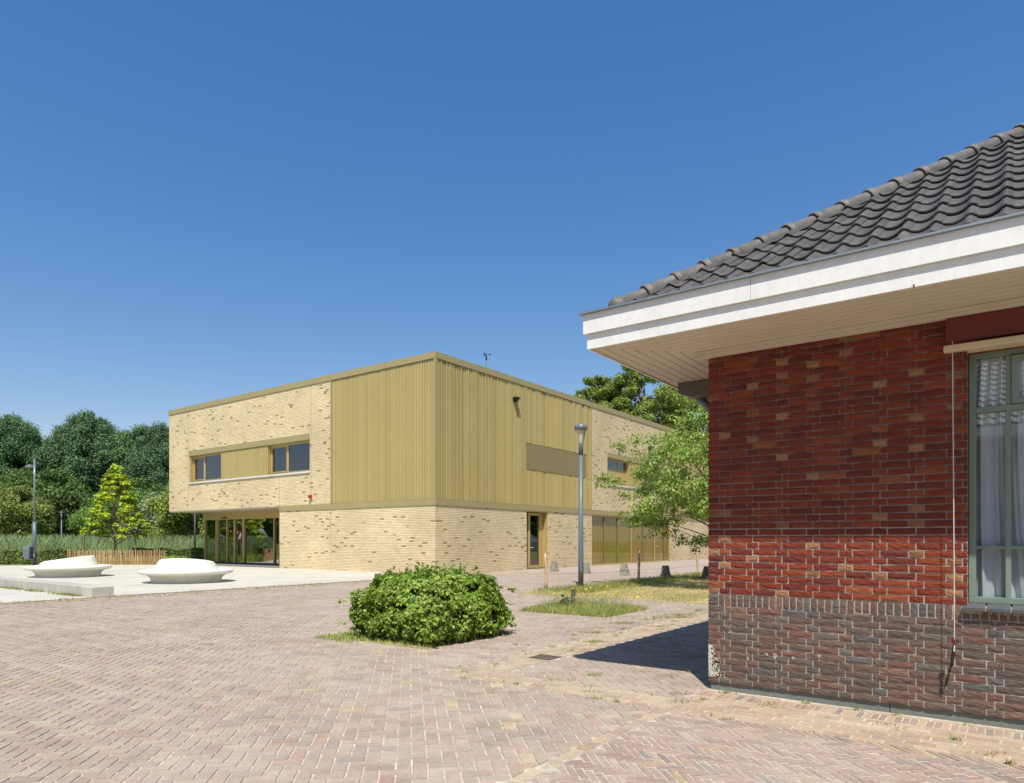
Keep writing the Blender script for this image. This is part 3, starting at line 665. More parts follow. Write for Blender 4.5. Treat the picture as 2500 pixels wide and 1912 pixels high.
def brick_geo(b, y0, y1, z0, z1, dep, col, nx, nz, amp=.0028):
    """front face a wrinkled grid with worn edges, sides running back; local, front at x~0"""
    g = [[None] * (nz + 1) for _ in range(nx + 1)]; vs = []
    for i in range(nx + 1):
        for k in range(nz + 1):
            y = y0 + (y1 - y0) * i / nx; z = z0 + (z1 - z0) * k / nz
            ex = i in (0, nx); ez = k in (0, nz); x = random.uniform(-amp, amp) - .001
            if ex or ez: x = .0022 + random.uniform(-.001, .002)
            if ex and ez: x += .0012
            if ex: y += (.0012 if i == 0 else -.0012) * random.uniform(-.5, 2)
            if ez: z += (.0010 if k == 0 else -.0010) * random.uniform(-1.2, 2.4)
            g[i][k] = len(vs); vs.append((x, y, z))
    fs = [(g[i][k], g[i][k + 1], g[i + 1][k + 1], g[i + 1][k]) for i in range(nx) for k in range(nz)]
    ring = [g[i][0] for i in range(nx + 1)] + [g[nx][k] for k in range(1, nz + 1)] + [g[i][nz] for i in range(nx - 1, -1, -1)] + [g[0][k] for k in range(nz - 1, 0, -1)]
    n = len(ring); o = len(vs); vs += [(dep, vs[r][1], vs[r][2]) for r in ring]
    fs += [(ring[i], ring[(i + 1) % n], o + (i + 1) % n, o + i) for i in range(n)]
    b.add(vs, fs, col)
J = .0092; BH = .0556
bricks = []     # y0,y1,z0,z1,kind
def course(z0, h, par, dark):
    y = 0.0; seq = []
    if par: seq = [.160]
    else: seq = [.105, .105]
    k = 0; lst = []
    for l in seq: lst.append((l, 'H' if l < .12 else 'T'))
    tot = sum(l + J for l in seq); pat = [(.21, 'S'), (.105, 'H'), (.21, 'S')] if par else [(.21, 'S'), (.21, 'S'), (.105, 'H')]
    while tot < 5.6:
        l, kd = pat[k % 3]; lst.append((l, kd)); tot += l + J; k += 1
    for l, kd in lst:
        a, e = y - l, y; y -= l + J
        if OP[2] - .03 < z0 + h * .5 < OP[3] and e > OP[0] and a < OP[1]:
            if e > OP[1] + .006: a = OP[1]; kd = 'C'
            elif a < OP[0] - .03: e = OP[0]; kd = 'C'
            else: continue
        bricks.append((a, e, z0, z0 + h, kd, dark))
z = PH; r_ = 0
for i in range(12): course(z, BH, r_ % 2, 1); z += BH + J; r_ += 1
RZ = z
y = -.0; 
bricks.append((-.10, 0, z, z + .050, 'C', 1)); bricks.append((-.10, 0, z + .058, z + .108, 'C', 1)); y = -.11
while y > -5.5:
    a = y - .0515
    if not (a < OP[1] and y > OP[0] and z + .05 > OP[2]): bricks.append((a, y, z, z + .108, 'R', 1))
    elif a < OP[1] < y: pass
    y = a - .0105
z += .108 + J
while z + BH < WT: course(z, BH, r_ % 2, 0); z += BH + J; r_ += 1
varb = {}
for kd, (l, h, nx, nz) in {'S': (.21, BH, 6, 3), 'H': (.105, BH, 4, 3), 'R': (.0515, .108, 3, 4), 'T': (.16, BH, 5, 3)}.items():
    varb[kd] = []
    for q in range(7 if kd in 'SH' else 4):
        b = MB(); brick_geo(b, -l / 2, l / 2, -h / 2, h / 2, .1, (1, 1, 1), nx, nz); varb[kd].append(b.mesh('brick', M['brick']))
def bcol(kd, dark): return pick(PAL_DARK if dark else (PAL_HEAD if kd == 'H' else PAL_RED))
def bd(q): # distance from camera, off-frame last
    yc = (q[0] + q[1]) / 2; zc = (q[2] + q[3]) / 2
    return math.hypot(CAMR[0], CAMR[1] - yc) + abs(zc - 1.5) * .2 + (50 if yc < -2.6 else 0) + (0 if q[4] in 'SHTR' else 60)
order = sorted(bricks, key=bd); rest = MB()
for i, (a, e, z0, z1, kd, dk) in enumerate(order):
    c = bcol(kd, dk); pr = random.uniform(-.0025, .0015)
    if i < 300 and kd in varb:
        o = link('brick', random.choice(varb[kd]), wall, (pr, (a + e) / 2, (z0 + z1) / 2), (random.gauss(0, .006), random.gauss(0, .012), random.gauss(0, .006)), c)
    else:
        st_ = rest.n; brick_geo(rest, a, e, z0, z1, .1, c, 4 if e - a > .12 else 3, 3)
rest.build('bricks', M['brick'], wall, kind='stuff')
# side wall bricks (seen only from further left)
rest = MB(); z = PH; r_ = 0
while z + BH < WT:
    x = .112 if r_ % 2 else .222; 
    while x < 7.9:
        l = .21; c = pick(PAL_DARK if z < .95 else PAL_RED); rest.box((x, -.1, z), (min(x + l, 8), 0, z + BH), c); x += l + J
    z += BH + J; r_ += 1
rest.build('side_bricks', M['brick'], house, kind='stuff')
# lime smears on the corner
b = MB()
def speck(y, z0, r0):
    n = 7; y = min(y, -.004 - r0); b.add([(-.0078 - random.uniform(0, .002), y + r0 * random.uniform(.5, 1.2) * math.cos(t * 2 * math.pi / n), z0 + r0 * random.uniform(.5, 1.2) * math.sin(t * 2 * math.pi / n)) for t in range(n)], [tuple(range(n))])
for q_ in range(420):
    z0 = random.uniform(.13, .45); wd = .035 + .075 * max(0, 1 - (z0 - .13) / .34); speck(-abs(random.gauss(0, wd * .55)) - .004, z0, random.uniform(.0025, .010))
for (y, z0) in ((-.58, .40), (-.66, .385), (-.65, .41), (-.83, .39), (-.40, .35), (-1.05, .44)):
    for q_ in range(9): speck(y + random.gauss(0, .009), z0 + random.gauss(0, .009), random.uniform(.003, .007))
b.build('lime_smear', M['limewash'], house, kind='stuff')
# scratched words
def words(txt, y, z, size, tilt):
    cu = bpy.data.curves.new('scratched_word', 'FONT'); cu.body = txt; cu.size = size; cu.extrude = .0006; cu.space_character = 1.15; cu.offset = -.0012
    cu.materials.append(M['scratch'])
    tmp = bpy.data.objects.new('tmp', cu); me = bpy.data.meshes.new_from_object(tmp); bpy.data.objects.remove(tmp); me.materials.clear(); me.materials.append(M['scratch'])
    o = link('scratched_word', me, house, (-.0068, y, z))
    o.rotation_euler = (Matrix.Rotation(R(-90), 3, 'Z') @ Matrix.Rotation(R(90), 3, 'X') @ Matrix.Rotation(R(tilt), 3, 'Z')).to_euler()
words('LoVE', -.035, .762, .05, 0); words('VeRa', -.165, .635, .048, 0); words('1 Wisselo', -.155, .573, .048, -2)
# soffit
sof = MB().add([(-.9, -8, 3.43), (8, -8, 3.43), (8, .9, 3.43), (-.9, .9, 3.43)], [(0, 1, 2, 3)])
sof_b = MB(); sof_b.add([(-.89, -8, 3.415), (0.3, -8, 3.415), (.3, .89, 3.415), (-.89, .89, 3.415)], [(0, 1, 2, 3)]); sof_b.add([(.3, -.3, 3.415), (8, -.3, 3.415), (8, .89, 3.415), (.3, .89, 3.415)], [(0, 1, 2, 3)])
soffit = sof_b.build('soffit', M['darkgap'], house)
nb = 8; bw_ = .87 / nb
for i in range(nb):
    x0 = -.87 + i * bw_ + .004; x1 = x0 + bw_ - .009
    for side in (0, 1):
        def mp(x, y): return (x, y) if not side else (-y, -x)
        pl = [(x0, -8), (x1, -8), (x1, -x1 - .002), (x0, -x0 - .002)]; pl = [mp(*p) for p in pl]
        q = MB(); q.add([(x, y, 3.40) for x, y in pl] + [(x, y, 3.413) for x, y in pl], [(0, 1, 2, 3), (0, 4, 5, 1), (1, 5, 6, 2), (2, 6, 7, 3), (3, 7, 4, 0)])
        q.build('soffit_board', M['soffit'], soffit)
MB().box((-.115, -8, 3.362), (-.002, .105, 3.398)).build('wall_plate', M['soffit'], house, bevel=.003)
MB().box((-.115, -8, 3.330), (-.055, .105, 3.360)).build('wall_batten', M['soffit'], house)
# fascia boards and zinc edge, mitred at the corner
def fascia(x0, x1, z0, z1, ya, yb, name, m):
    q = MB()      # front run, mitred where it meets the corner
    a = [(x0, ya), (x1, ya), (x1, yb if yb < .5 else -x1), (x0, yb if yb < .5 else -x0)]
    q.add([(x, y, z0) for x, y in a] + [(x, y, z1) for x, y in a], [(0, 3, 2, 1), (4, 5, 6, 7), (0, 1, 5, 4), (1, 2, 6, 5), (2, 3, 7, 6), (3, 0, 4, 7)])
    q.build(name, m, house)
def fascia_side(x0, x1, z0, z1, name, m):
    q = MB(); a = [(-x0, -x0), (-x1, -x1)]
    a = [(x0 + .001, -x0), (x1 + .001, -x1), (8.9, -x1), (8.9, -x0)]
    q.add([(x, y, z0) for x, y in a] + [(x, y, z1) for x, y in a], [(0, 3, 2, 1), (4, 5, 6, 7), (0, 1, 5, 4), (1, 2, 6, 5), (2, 3, 7, 6), (3, 0, 4, 7)]); q.build(name, m, house)
fascia(-.893, -.873, 3.386, 3.555, -8, .9, 'lower_fascia', M['white']); fascia_side(-.893, -.873, 3.386, 3.555, 'lower_fascia', M['white'])
fascia(-.922, -.901, 3.532, 3.722, -.705, .92, 'upper_fascia', M['white']); fascia(-.922, -.901, 3.532, 3.722, -8, -.709, 'upper_fascia', M['white'])
fascia_side(-.922, -.901, 3.532, 3.722, 'upper_fascia', M['white'])
fascia(-.954, -.90, 3.723, 3.740, -8, .95, 'gutter_edge', M['zinc']); fascia_side(-.954, -.90, 3.723, 3.740, 'gutter_edge', M['zinc'])
b = MB(); b.add([(-.899, -8, 3.70), (-.6, -8, 3.70), (-.6, .6, 3.70), (-.899, .899, 3.70)], [(0, 1, 2, 3)]); b.add([(-.9, .899, 3.70), (-.6, .6, 3.70), (8.9, .6, 3.70), (8.9, .899, 3.70)], [(0, 1, 2, 3)]); b.build('gutter', M['zinc'], house)
MB().tube([(-.905, -1.9, 3.40), (-.905, -1.9, 3.378)], .006, 6).build('gutter_screw', M['iron'], house)
# roof
PITCH = .66; EX = -.72; EZ = 3.765
cosP = 1 / math.hypot(1, PITCH); sinP = PITCH * cosP
deck = MB()
ap = 4.0; hz = EZ + (ap - EX) * PITCH - .02
deck.add([(EX, -EX, EZ - .03), (EX, -8.7, EZ - .03), (ap, -8.7 , hz), (ap, -ap, hz), (8.7, -EX, EZ - .03), (8.7, -8.7, EZ - .03)], [(0, 1, 2, 3), (0, 3, 4), (3, 2, 5, 4)])
deck = deck.build('roof', M['darkgap'], house, label='hip roof of dark glazed pantiles')
TW, TG = .222, .335
def prof(t):   # S profile
    if t < .64: return -.020 * math.sin(math.pi * t / .64)
    return .030 * math.sin(math.pi * (t - .64) / .36)
def tile_geo(ns=10, L_=TG + .045):
    vs = []; fs = []
    for j, (s, off) in enumerate(((0, .030), (0, .048), (.012, .052), (L_, .018))):
        for i in range(ns + 1):
            t = i / ns * 1.04; vs.append((s, t * TW, prof(min(t, 1)) + off))
    for j in range(3):
        for i in range(ns): fs.append((j * (ns + 1) + i, j * (ns + 1) + i + 1, (j + 1) * (ns + 1) + i + 1, (j + 1) * (ns + 1) + i))
    return vs, fs
tv, tf = tile_geo()
# roof frame: s up the slope (x,z), t along -y
def roofpt(s, t, n, s0, t0):
    return (EX + (s + s0) * cosP - n * sinP, t0 - t, EZ + (s + s0) * sinP + n * cosP)
tile_me = []
for q in range(4):
    b = MB(); k = random.uniform(.9, 1.1); b.add([(s * cosP - n * sinP, -t, s * sinP + n * cosP) for s, t, n in tv], tf, (k,) * 3); tile_me.append(b.mesh('roof_tile', M['tile'], True))
tiles = []
nrow = 15
for r_ in range(nrow):
    s0 = r_ * TG; xh = EX + s0 * cosP
    c_ = 0; t0 = .62
    while t0 - TW > -8.6:
        # hip limit: y < -x
        xa = EX + s0 * cosP; xb = EX + (s0 + TG) * cosP
        if t0 - TW < -xa + .0:
            cut = t0 > -xb - .05
            tiles.append((s0, t0, cut))
        t0 -= TW
n_ind = 0; rest = MB()
tiles.sort(key=lambda t: abs(t[1] + 1.8) + t[0] * .4 if t[1] > -4.2 else 50 + abs(t[1]))
for s0, t0, cut in tiles:
    k = random.uniform(.78, 1.18); jz = random.gauss(0, .002); col = (k, k * .985, k * .97)
    if not cut and n_ind < 299:
        o = link('roof_tile', random.choice(tile_me), deck, (EX + s0 * cosP, t0 + random.gauss(0, .0015), EZ + s0 * sinP + jz), (0, random.gauss(0, .004), random.gauss(0, .004)), col); n_ind += 1
    elif not cut:
        rest.add([roofpt(s, t, n, s0, t0) for s, t, n in tv], tf, col)
    else:
        vs = [roofpt(s, t, n, s0, t0) for s, t, n in tv]
        # cut along the hip: drop what lies past it
        out = []
        q = MB()
        for f in tf:
            pl = [vs[i] for i in f]; res = []
            for i in range(len(pl)):
                a = pl[i]; e = pl[(i + 1) % len(pl)]; da = a[0] + a[1] + .02; db = e[0] + e[1] + .02
                if da <= 0: res.append(a)
                if da * db < 0: u_ = da / (da - db); res.append(tuple(a[w_] + (e[w_] - a[w_]) * u_ for w_ in range(3)))
            if len(res) > 2: q.add(res, [tuple(range(len(res)))], col)
        if q.n and n_ind < 299: q.build('roof_tile', M['tile'], deck); n_ind += 1
        elif q.n: rest.add(q.v, q.f, col)
if rest.n: rest.build('roof_tiles', M['tile'], deck, kind='stuff')
rest = MB()   # the side slope, mirrored about the hip
for s0, t0, cut in tiles:
    if cut: continue
    rest.add([(-y, -x, z) for x, y, z in (roofpt(s, t, n, s0, t0) for s, t, n in tv)], [f[::-1] for f in tf], (1, 1, 1))
rest.build('side_roof_tiles', M['tile'], deck, kind='stuff')
# hip caps
hd = Vector((1, -1, PITCH)).normalized(); hs = Vector((1, 1, 0)).normalized(); hn = hd.cross(hs); hn = hn if hn.z > 0 else -hn
def hipgeo(first=False):
    vs = []; fs = []; ns = 12
    prf = [(0, .098, 0), (.0, .112, 0), (.022, .118, 0), (.026, .108, 0), (.040, .116, 0), (.062, .116, 0), (.07, .102, 0), (.36, .088, 0)]
    if first: prf = [(-.07, .02, -.03), (-.06, .07, -.01), (-.03, .10, 0), (.0, .112, 0)] + prf[2:]
    for s, r, dz in prf:
        for i in range(ns + 1):
            t = math.pi * (-.08 + 1.16 * i / ns); p = hd * s + hs * (r * math.cos(t)) + hn * (r * math.sin(t) * .95 - .012 + dz); vs.append(tuple(p))
    for j in range(len(prf) - 1):
        for i in range(ns): fs.append((j * (ns + 1) + i, j * (ns + 1) + i + 1, (j + 1) * (ns + 1) + i + 1, (j + 1) * (ns + 1) + i))
    return vs, fs
hv, hf = hipgeo(); b = MB(); b.add(hv, hf); hip_me = b.mesh('hip_tile', M['tile'], True)
hv, hf = hipgeo(True); b = MB(); b.add(hv, hf); hip0 = b.mesh('hip_tile', M['tile'], True)
start = Vector((EX + .03, -EX - .03, EZ + .045))
for i in range(22):
    p = start + hd * (.335 * i); k = random.uniform(1.5, 1.8)
    link('hip_tile', hip0 if i == 0 else hip_me, deck, p, (random.gauss(0, .006), random.gauss(0, .006), random.gauss(0, .006)), (k, k, k))
# timber box and curved pipe under the side eave
b = MB(); b.add([(1.06, 0, 3.22), (1.06, .62, 3.22), (1.06, .77, 3.28), (1.06, .77, 3.395), (1.06, 0, 3.395), (1.5, 0, 3.22), (1.5, .62, 3.22), (1.5, .77, 3.28), (1.5, .77, 3.395), (1.5, 0, 3.395)],
          [(0, 1, 2, 3, 4), (5, 9, 8, 7, 6), (0, 5, 6, 1), (1, 6, 7, 2), (2, 7, 8, 3), (3, 8, 9, 4)])
b.build('eave_box', M['taupe'], house)
b = MB(); b.tube([(1.3, .60, 3.24), (1.3, .52, 3.15), (1.3, .40, 3.02), (1.3, .25, 2.86), (1.3, .12, 2.62), (1.3, .08, 2.3), (1.3, .08, .02)], .05, 12); b.build('downpipe', M['lampcap'], house, smooth=True)
# second house, behind the camera: the window mirrors its tiled roof
back = thing('brick_house', 'second low brick house out of view, its tiled roof mirrored in the window', 'house', (*r2w(-13.5, -12.0), 0), TH)
MB().box((-7, 0, 0), (0, 20.5, 4.0)).build('wall', M['mortar'], back)
rest = MB()
for k in range(0, 61):
    z_ = .05 + k * .0648; y_ = .0 - (.11 if k % 2 else 0)
    while y_ < 20.4: rest.box((0, max(y_, 0), z_), (.008, min(y_ + .21, 20.5), z_ + .054), pick(PAL_DARK if z_ < .9 else PAL_RED)); y_ += .2192
rest.build('bricks', M['brick'], back, kind='stuff')
for y_ in (3.0, 8.2, 13.4): MB().box((.01, y_, .9), (.05, y_ + 2.4, 2.5)).build('window', M['green'], back); MB().box((.05, y_ + .08, .98), (.056, y_ + 2.32, 2.42)).build('window_pane', M['black'], back)
MB().box((.0, -.6, 4.0), (.7, 21.1, 4.22)).build('fascia', M['white'], back)
bd_ = MB(); bd_.add([(.7, -.6, 4.22), (.7, 21.1, 4.22), (-3.5, 21.1, 6.99), (-3.5, -.6, 6.99), (-7.7, -.6, 4.22), (-7.7, 21.1, 4.22)], [(0, 1, 2, 3), (3, 2, 5, 4)])
bd_ = bd_.build('roof', M['darkgap'], back); rest = MB()
for k in range(15):
    for c_ in range(97):
        rest.add([(.72 - (s + k * TG) * cosP + n * sinP, -.6 + c_ * TW + t, 4.24 + (s + k * TG) * sinP + n * cosP) for s, t, n in tv], tf, (2.6, 2.6, 2.6))
rest.build('roof_tiles', M['tile'], bd_, kind='stuff')
# window
win = link('window', None, house); WX = .075
f = MB(); t = .05
frame_rect(f, 'x', WX, -4.9, -2.195, .985, 3.055, t, .08)
f.build('frame', M['green'], win, bevel=.003)
for yb in (-2.46, -3.35, -4.2): MB().box((WX + .004, yb - .018, 1.035), (WX + .06, yb + .018, 3.0)).build('glazing_bar', M['green'], win, bevel=.003)
MB().box((WX - .004, -4.85, 2.555), (WX + .065, -2.245, 2.60)).build('transom', M['green'], win, bevel=.003)
MB().box((WX + .006, -4.85, 1.432), (WX + .055, -2.245, 1.456)).build('glazing_bar', M['green'], win, bevel=.002)
f = MB(); frame_rect(f, 'x', WX - .012, -3.33, -2.482, 2.605, 2.995, .045, .05); f.build('top_sash', M['green'], win, bevel=.003)
ys = [-2.245, -2.442, -2.478, -3.332, -3.368, -4.182, -4.218, -4.85]
for a, e in ((ys[1], ys[0]), (ys[3], ys[2]), (ys[5], ys[4]), (ys[7], ys[6])):
    for z0, z1 in ((1.035, 1.432), (1.456, 2.555), (2.60, 3.005)): pane('x', WX + .035, a, e, z0, z1, M['glassR'], win)
# curtains: hanging folds, gathered towards one side at the foot
def curtain(y0, y1, z0, z1, n, sweep, name):
    vs = []; fs = []; nz = 14; ny = 70
    for k in range(nz + 1):
        z = z0 + (z1 - z0) * k / nz; g = max(0, 1 - k / nz * 1.7) ** 1.6
        for i in range(ny + 1):
            u_ = i / ny; y = y0 + (y1 - y0) * u_ + sweep * g * u_ * u_
            vs.append((.165 + .028 * math.sin(u_ * n * 6.283 + .8 * math.sin(k * .25)) + .012 * math.sin(u_ * n * 15 + k * .12), y, z))
    for k in range(nz):
        for i in range(ny): a = k * (ny + 1) + i; fs.append((a, a + 1, a + ny + 2, a + ny + 1))
    q = MB(); q.add(vs, fs); q.build(name, M['curtain'], win, smooth=True)
curtain(-2.20, -2.62, .95, 3.05, 3.5, -.13, 'curtain'); curtain(-2.66, -3.6, .95, 3.05, 7, 0, 'curtain'); curtain(-3.6, -4.9, .95, 3.05, 9, 0, 'curtain')
r = MB(); r.box((1.6, -5.2, .5), (1.7, -1.6, 3.3)); r.box((.3, -5.2, .5), (1.6, -5.1, 3.3)); r.box((.3, -1.7, .5), (1.6, -1.6, 3.3)); r.box((.3, -5.1, .5), (1.6, -1.7, .6)); r.build('room_wall', M['interior'], win)
# sill of dark tiles with pale joints
y = -2.155; sl = MB().box((.0, -5, .90), (.09, -2.16, .965)).build('sill', M['mortar'], win)
while y > -4.95:
    q = MB(); w_ = .155; q.add([(-.055, y - w_, .925), (-.055, y, .925), (-.055, y, .955), (-.055, y - w_, .955), (.08, y - w_, .962), (.08, y, .962), (.08, y, .985), (.08, y - w_, .985)],
        [(0, 1, 2, 3), (3, 2, 6, 7), (1, 5, 6, 2), (0, 3, 7, 4), (0, 4, 5, 1)])
    q.build('sill_tile', M['slate'], sl, bevel=.003); MB().box((-.045, y - w_ - .012, .927), (.078, y - w_, .958)).build('sill_joint', M['mortar'], sl)
    y -= w_ + .012
# awning above the window with its pull cord
aw = MB().box((-.105, -5, 3.125), (.0, -2.045, 3.328)).build('awning_box', M['redwood'], house, bevel=.004)
MB().box((-.2, -5, 3.03), (-.135, -2.035, 3.085)).build('front_bar', M['beige'], aw, bevel=.008)
MB().box((-.13, -5, 3.035), (-.03, -2.19, 3.06)).build('lower_rail', M['beige'], aw)
cord = MB().tube([(-.155, -2.095, 3.12), (-.148, -2.10, 2.2), (-.15, -2.105, 1.4), (-.152, -2.108, .70)], .0035, 6).build('pull_cord', M['rope'], aw)
q = MB(); q.lathe([(0, .02), (.012, .015), (.02, 0), (.016, -.015), (0, -.02)], 10, (-.152, -2.108, .69)); q.tube([(-.152, -2.108, .675), (-.15, -2.108, .655)], [.016, .012], 8); q.build('cord_knob', M['redwood'], cord, smooth=True)
q = MB(); q.tube([(-.15, -2.108, .66), (-.13, -2.09, .5), (-.06, -2.05, .34), (-.02, -2.03, .26)], [.011, .013, .012, .004], 8); q.build('cord_hook', M['black'], cord)
q = MB(); q.tube([(-.166, -2.11, .65), (-.16, -2.105, .60)], .005, 6); q.build('hook_catch', M['whiteprint'], cord)

# ------------------------------------------------------------ round concrete benches
def bench(loc, rz, label):
    t = thing('round_bench', label, 'bench', loc, rz, 'round white concrete benches on the plaza')
    n = 72; vs = []; fs = []; t.scale = (.915, .915, 1)
    prf = [(1.25, 0), (1.265, .08), (1.285, .15), (1.32, .20), (1.385, .245), (1.46, .275), (1.56, .292), (1.635, .302), (1.68, .33), (1.70, .37), (1.695, .415), (1.665, .447), (1.61, .458), (1.3, .457), (1.19, .457), (1.165, .47)]
    b = MB(); b.lathe(prf, n); b.build('seat', M['bench'], t, smooth=True)
    vs = []; rings = [(1.165, .0, .468), (1.14, .12, None), (1.06, .6, None), (1.00, .9, None), (.975, .975, None), (.95, 1.0, None), (.90, 1.0, None), (.87, .985, None)]
    for r0, fr, _ in rings:
        for k in range(n):
            a = 2 * math.pi * k / n; h = .745 + .125 * math.cos(a)      # the top slopes from one side to the other
            vs.append((r0 * math.cos(a), r0 * math.sin(a), .468 + (h - .468) * fr))
    for j in range(len(rings) - 1):
        for k in range(n): fs.append((j * n + k, j * n + (k + 1) % n, (j + 1) * n + (k + 1) % n, (j + 1) * n + k))
    q = MB(); q.add(vs, fs); q.build('backrest', M['bench'], t, smooth=True)
    q = MB(); q.add([(.875 * math.cos(2 * math.pi * k / n), .875 * math.sin(2 * math.pi * k / n), .735 + .12 * math.cos(2 * math.pi * k / n) - .005) for k in range(n)], [tuple(range(n))]); q.build('top', M['benchtop'], t)
    MB().lathe([(1.22, .0), (1.22, .03), (1.0, .03)], 48).build('foot_ring', M['black'], t)
    return t
bench((-18.45, 28.4, .012), R(15), 'white round bench with the sloping top, beside the waste bin')
bench((-11.72, 24.6, .012), R(-85), 'white round bench in front of the glazed school entrance')

# low concrete wall on the left
lw = thing('low_concrete_wall', 'low stained concrete wall edging the plaza, with a newer end block', 'wall', RL, TH)
MB().box((1.12, 17.72, -.02), (1.66, 48, .275)).build('wall_run', M['concwall'], lw, bevel=.012)
MB().box((1.12, 17.05, -.02), (1.68, 17.705, .275)).build('end_block', M['concrete'], lw, bevel=.02)

# ------------------------------------------------------------ lamps
def cone_lamp(x, y, label, seg=20, H=5.25):
    t = thing('street_lamp', label, 'street lamp', (x, y, 0), 0, 'street lamps with a cone head')
    MB().tube([(0, 0, 0), (0, 0, .9), (0, 0, 4.26)], [.088, .084, .062], 16).build('pole', M['lamppost'], t, smooth=True)
    MB().tube([(0, 0, 4.26), (.0, 0, 4.6), (.0, 0, 4.68)], [.075, .072, .05], 16).build('neck', M['lamppost'], t, smooth=True)
    b = MB(); b.tube([(.05, 0, 4.5), (.09, 0, 4.75), (.15, 0, 5.02)], [.02, .012, .008], 8); b.build('arm', M['lamppost'], t)
    b = MB(); b.lathe([(.052, 4.6), (.085, 4.8), (.13, 4.98), (.165, 5.08)], 24); b.build('lamp_shade', M['lampglow'], t, smooth=True)
    b = MB(); b.lathe([(.165, 5.08), (.19, 5.04), (.215, 5.10), (.21, 5.17), (.16, 5.225), (.08, 5.25), (0.001, 5.252)], 28); b.build('cap', M['lampcap'], t, smooth=True)
    MB().box((-.03, -.09, .5), (.03, -.078, 1.0)).build('hatch', M['lamppost'], t)
    return t
cone_lamp(2.21, 21.9, 'slate grey street lamp with cone head, standing at the edge of the dry lawn')
cone_lamp(-58.1, 88, 'distant cone lamp left of the yellow tree, taller looking of a pair')
cone_lamp(-94.6, 145, 'farthest small cone lamp, just left of the yellow tree')
cone_lamp(-61.5, 120, 'distant cone lamp between the yellow tree and the school')
t = thing('street_lamp', 'tall grey lamp post with a flat arm lamp, carrying the waste bin', 'street lamp', (-27.99, 40, 0))
MB().tube([(0, 0, 0), (0, 0, .75)], [.105, .105], 16).build('base', M['black'], t, smooth=True)
MB().tube([(0, 0, .75), (0, 0, 2.6)], [.1, .1], 16).build('lower_pole', M['lamppost'], t, smooth=True)
MB().tube([(0, 0, 2.6), (0, 0, 6.3)], [.068, .052], 14).build('upper_pole', M['lampcap'], t, smooth=True)
b = MB(); b.tube([(-.0, 0, 5.82), (-.14, 0, 5.82)], .03, 8)
b.add([(-.52, -.12, 5.80), (-.1, -.12, 5.78), (-.1, .12, 5.78), (-.52, .12, 5.80), (-.44, -.08, 5.92), (-.16, -.1, 5.96), (-.16, .1, 5.96), (-.44, .08, 5.92)], [(0, 3, 2, 1), (4, 5, 6, 7), (0, 1, 5, 4), (1, 2, 6, 5), (2, 3, 7, 6), (3, 0, 4, 7)])
b.build('lamp_head', M['lampcap'], t, bevel=.02)
t = thing('waste_bin', 'grey metal waste bin with slanted hood, hung on the tall lamp post', 'waste bin', (-28.3, 39.9, 0))
b = MB(); b.add([(-.13, -.15, .42), (.16, -.15, .42), (.16, .15, .42), (-.13, .15, .42), (-.2, -.2, 1.0), (.2, -.2, 1.0), (.2, .2, 1.0), (-.2, .2, 1.0)], [(0, 3, 2, 1), (0, 1, 5, 4), (1, 2, 6, 5), (2, 3, 7, 6), (3, 0, 4, 7)])
b.build('body', M['lamppost'], t)
b = MB(); b.add([(-.2, -.2, 1.0), (.2, -.2, 1.0), (.2, .2, 1.0), (-.2, .2, 1.0), (-.16, -.2, 1.1), (-.02, -.2, 1.22), (.2, -.2, 1.14), (-.16, .2, 1.1), (-.02, .2, 1.22), (.2, .2, 1.14)],
    [(0, 1, 6, 5, 4), (3, 7, 8, 9, 2), (5, 6, 9, 8), (1, 2, 9, 6)]); b.build('hood', M['lampcap'], t)
t = thing('street_lamp', 'slim grey lamp post rising beside the school overhang', 'street lamp', (-22.3, 48, 0))
MB().tube([(0, 0, 0), (0, 0, 6.0)], [.07, .05], 12).build('pole', M['lampcap'], t, smooth=True)
b = MB(); b.tube([(0, 0, 5.6), (.16, 0, 5.62)], .03, 8); b.box((.12, -.1, 5.58), (.5, .1, 5.7)); b.build('lamp_head', M['lampcap'], t)

# ------------------------------------------------------------ stakes, wires, bollards, grate
stakes = []
for i, (x, y, h, lab) in enumerate([(1.07, 21.5, 1.12, 'pale debarked stake left of the grey street lamp'), (4.65, 25, 1.17, 'gnarled wooden stake in the middle of the lawn edge'), (7.99, 29.4, 1.15, 'wooden stake beside the red brick house corner')]):
    t = MB(); pts = [(random.uniform(-.02, .02), random.uniform(-.02, .02), h * k / 5 - .03) for k in range(6)]; t.tube(pts, [.052, .05, .046, .05, .044, .038], 9)
    o = t.build('wooden_stake', M['post'], None, smooth=True, loc=(x, y, 0)); tag(o, lab, 'stake', 'wooden stakes along the lawn'); stakes.append((x, y, h))
w = thing('fence_wire', 'two thin sagging wires strung between the wooden stakes', 'wire')
for zz in (.45, .95):
    q = MB(); pts = []
    ext = stakes + [(11.4, 34, 1.1)]
    for a, e in zip(ext, ext[1:]):
        for k in range(7): u_ = k / 6; pts.append((a[0] + (e[0] - a[0]) * u_, a[1] + (e[1] - a[1]) * u_ - .045, zz * 1.0 - .05 * 4 * u_ * (1 - u_)))
    q.tube(pts, .005, 4); q.build('wire', M['iron'], w)
labs = ['pale pyramid block just right of the side door', 'pale pyramid block directly behind the grey street lamp', 'pale pyramid block in front of the large glazing', 'dark mossy pyramid block at the end of the glazing', 'pyramid block half hidden by the brick house corner']
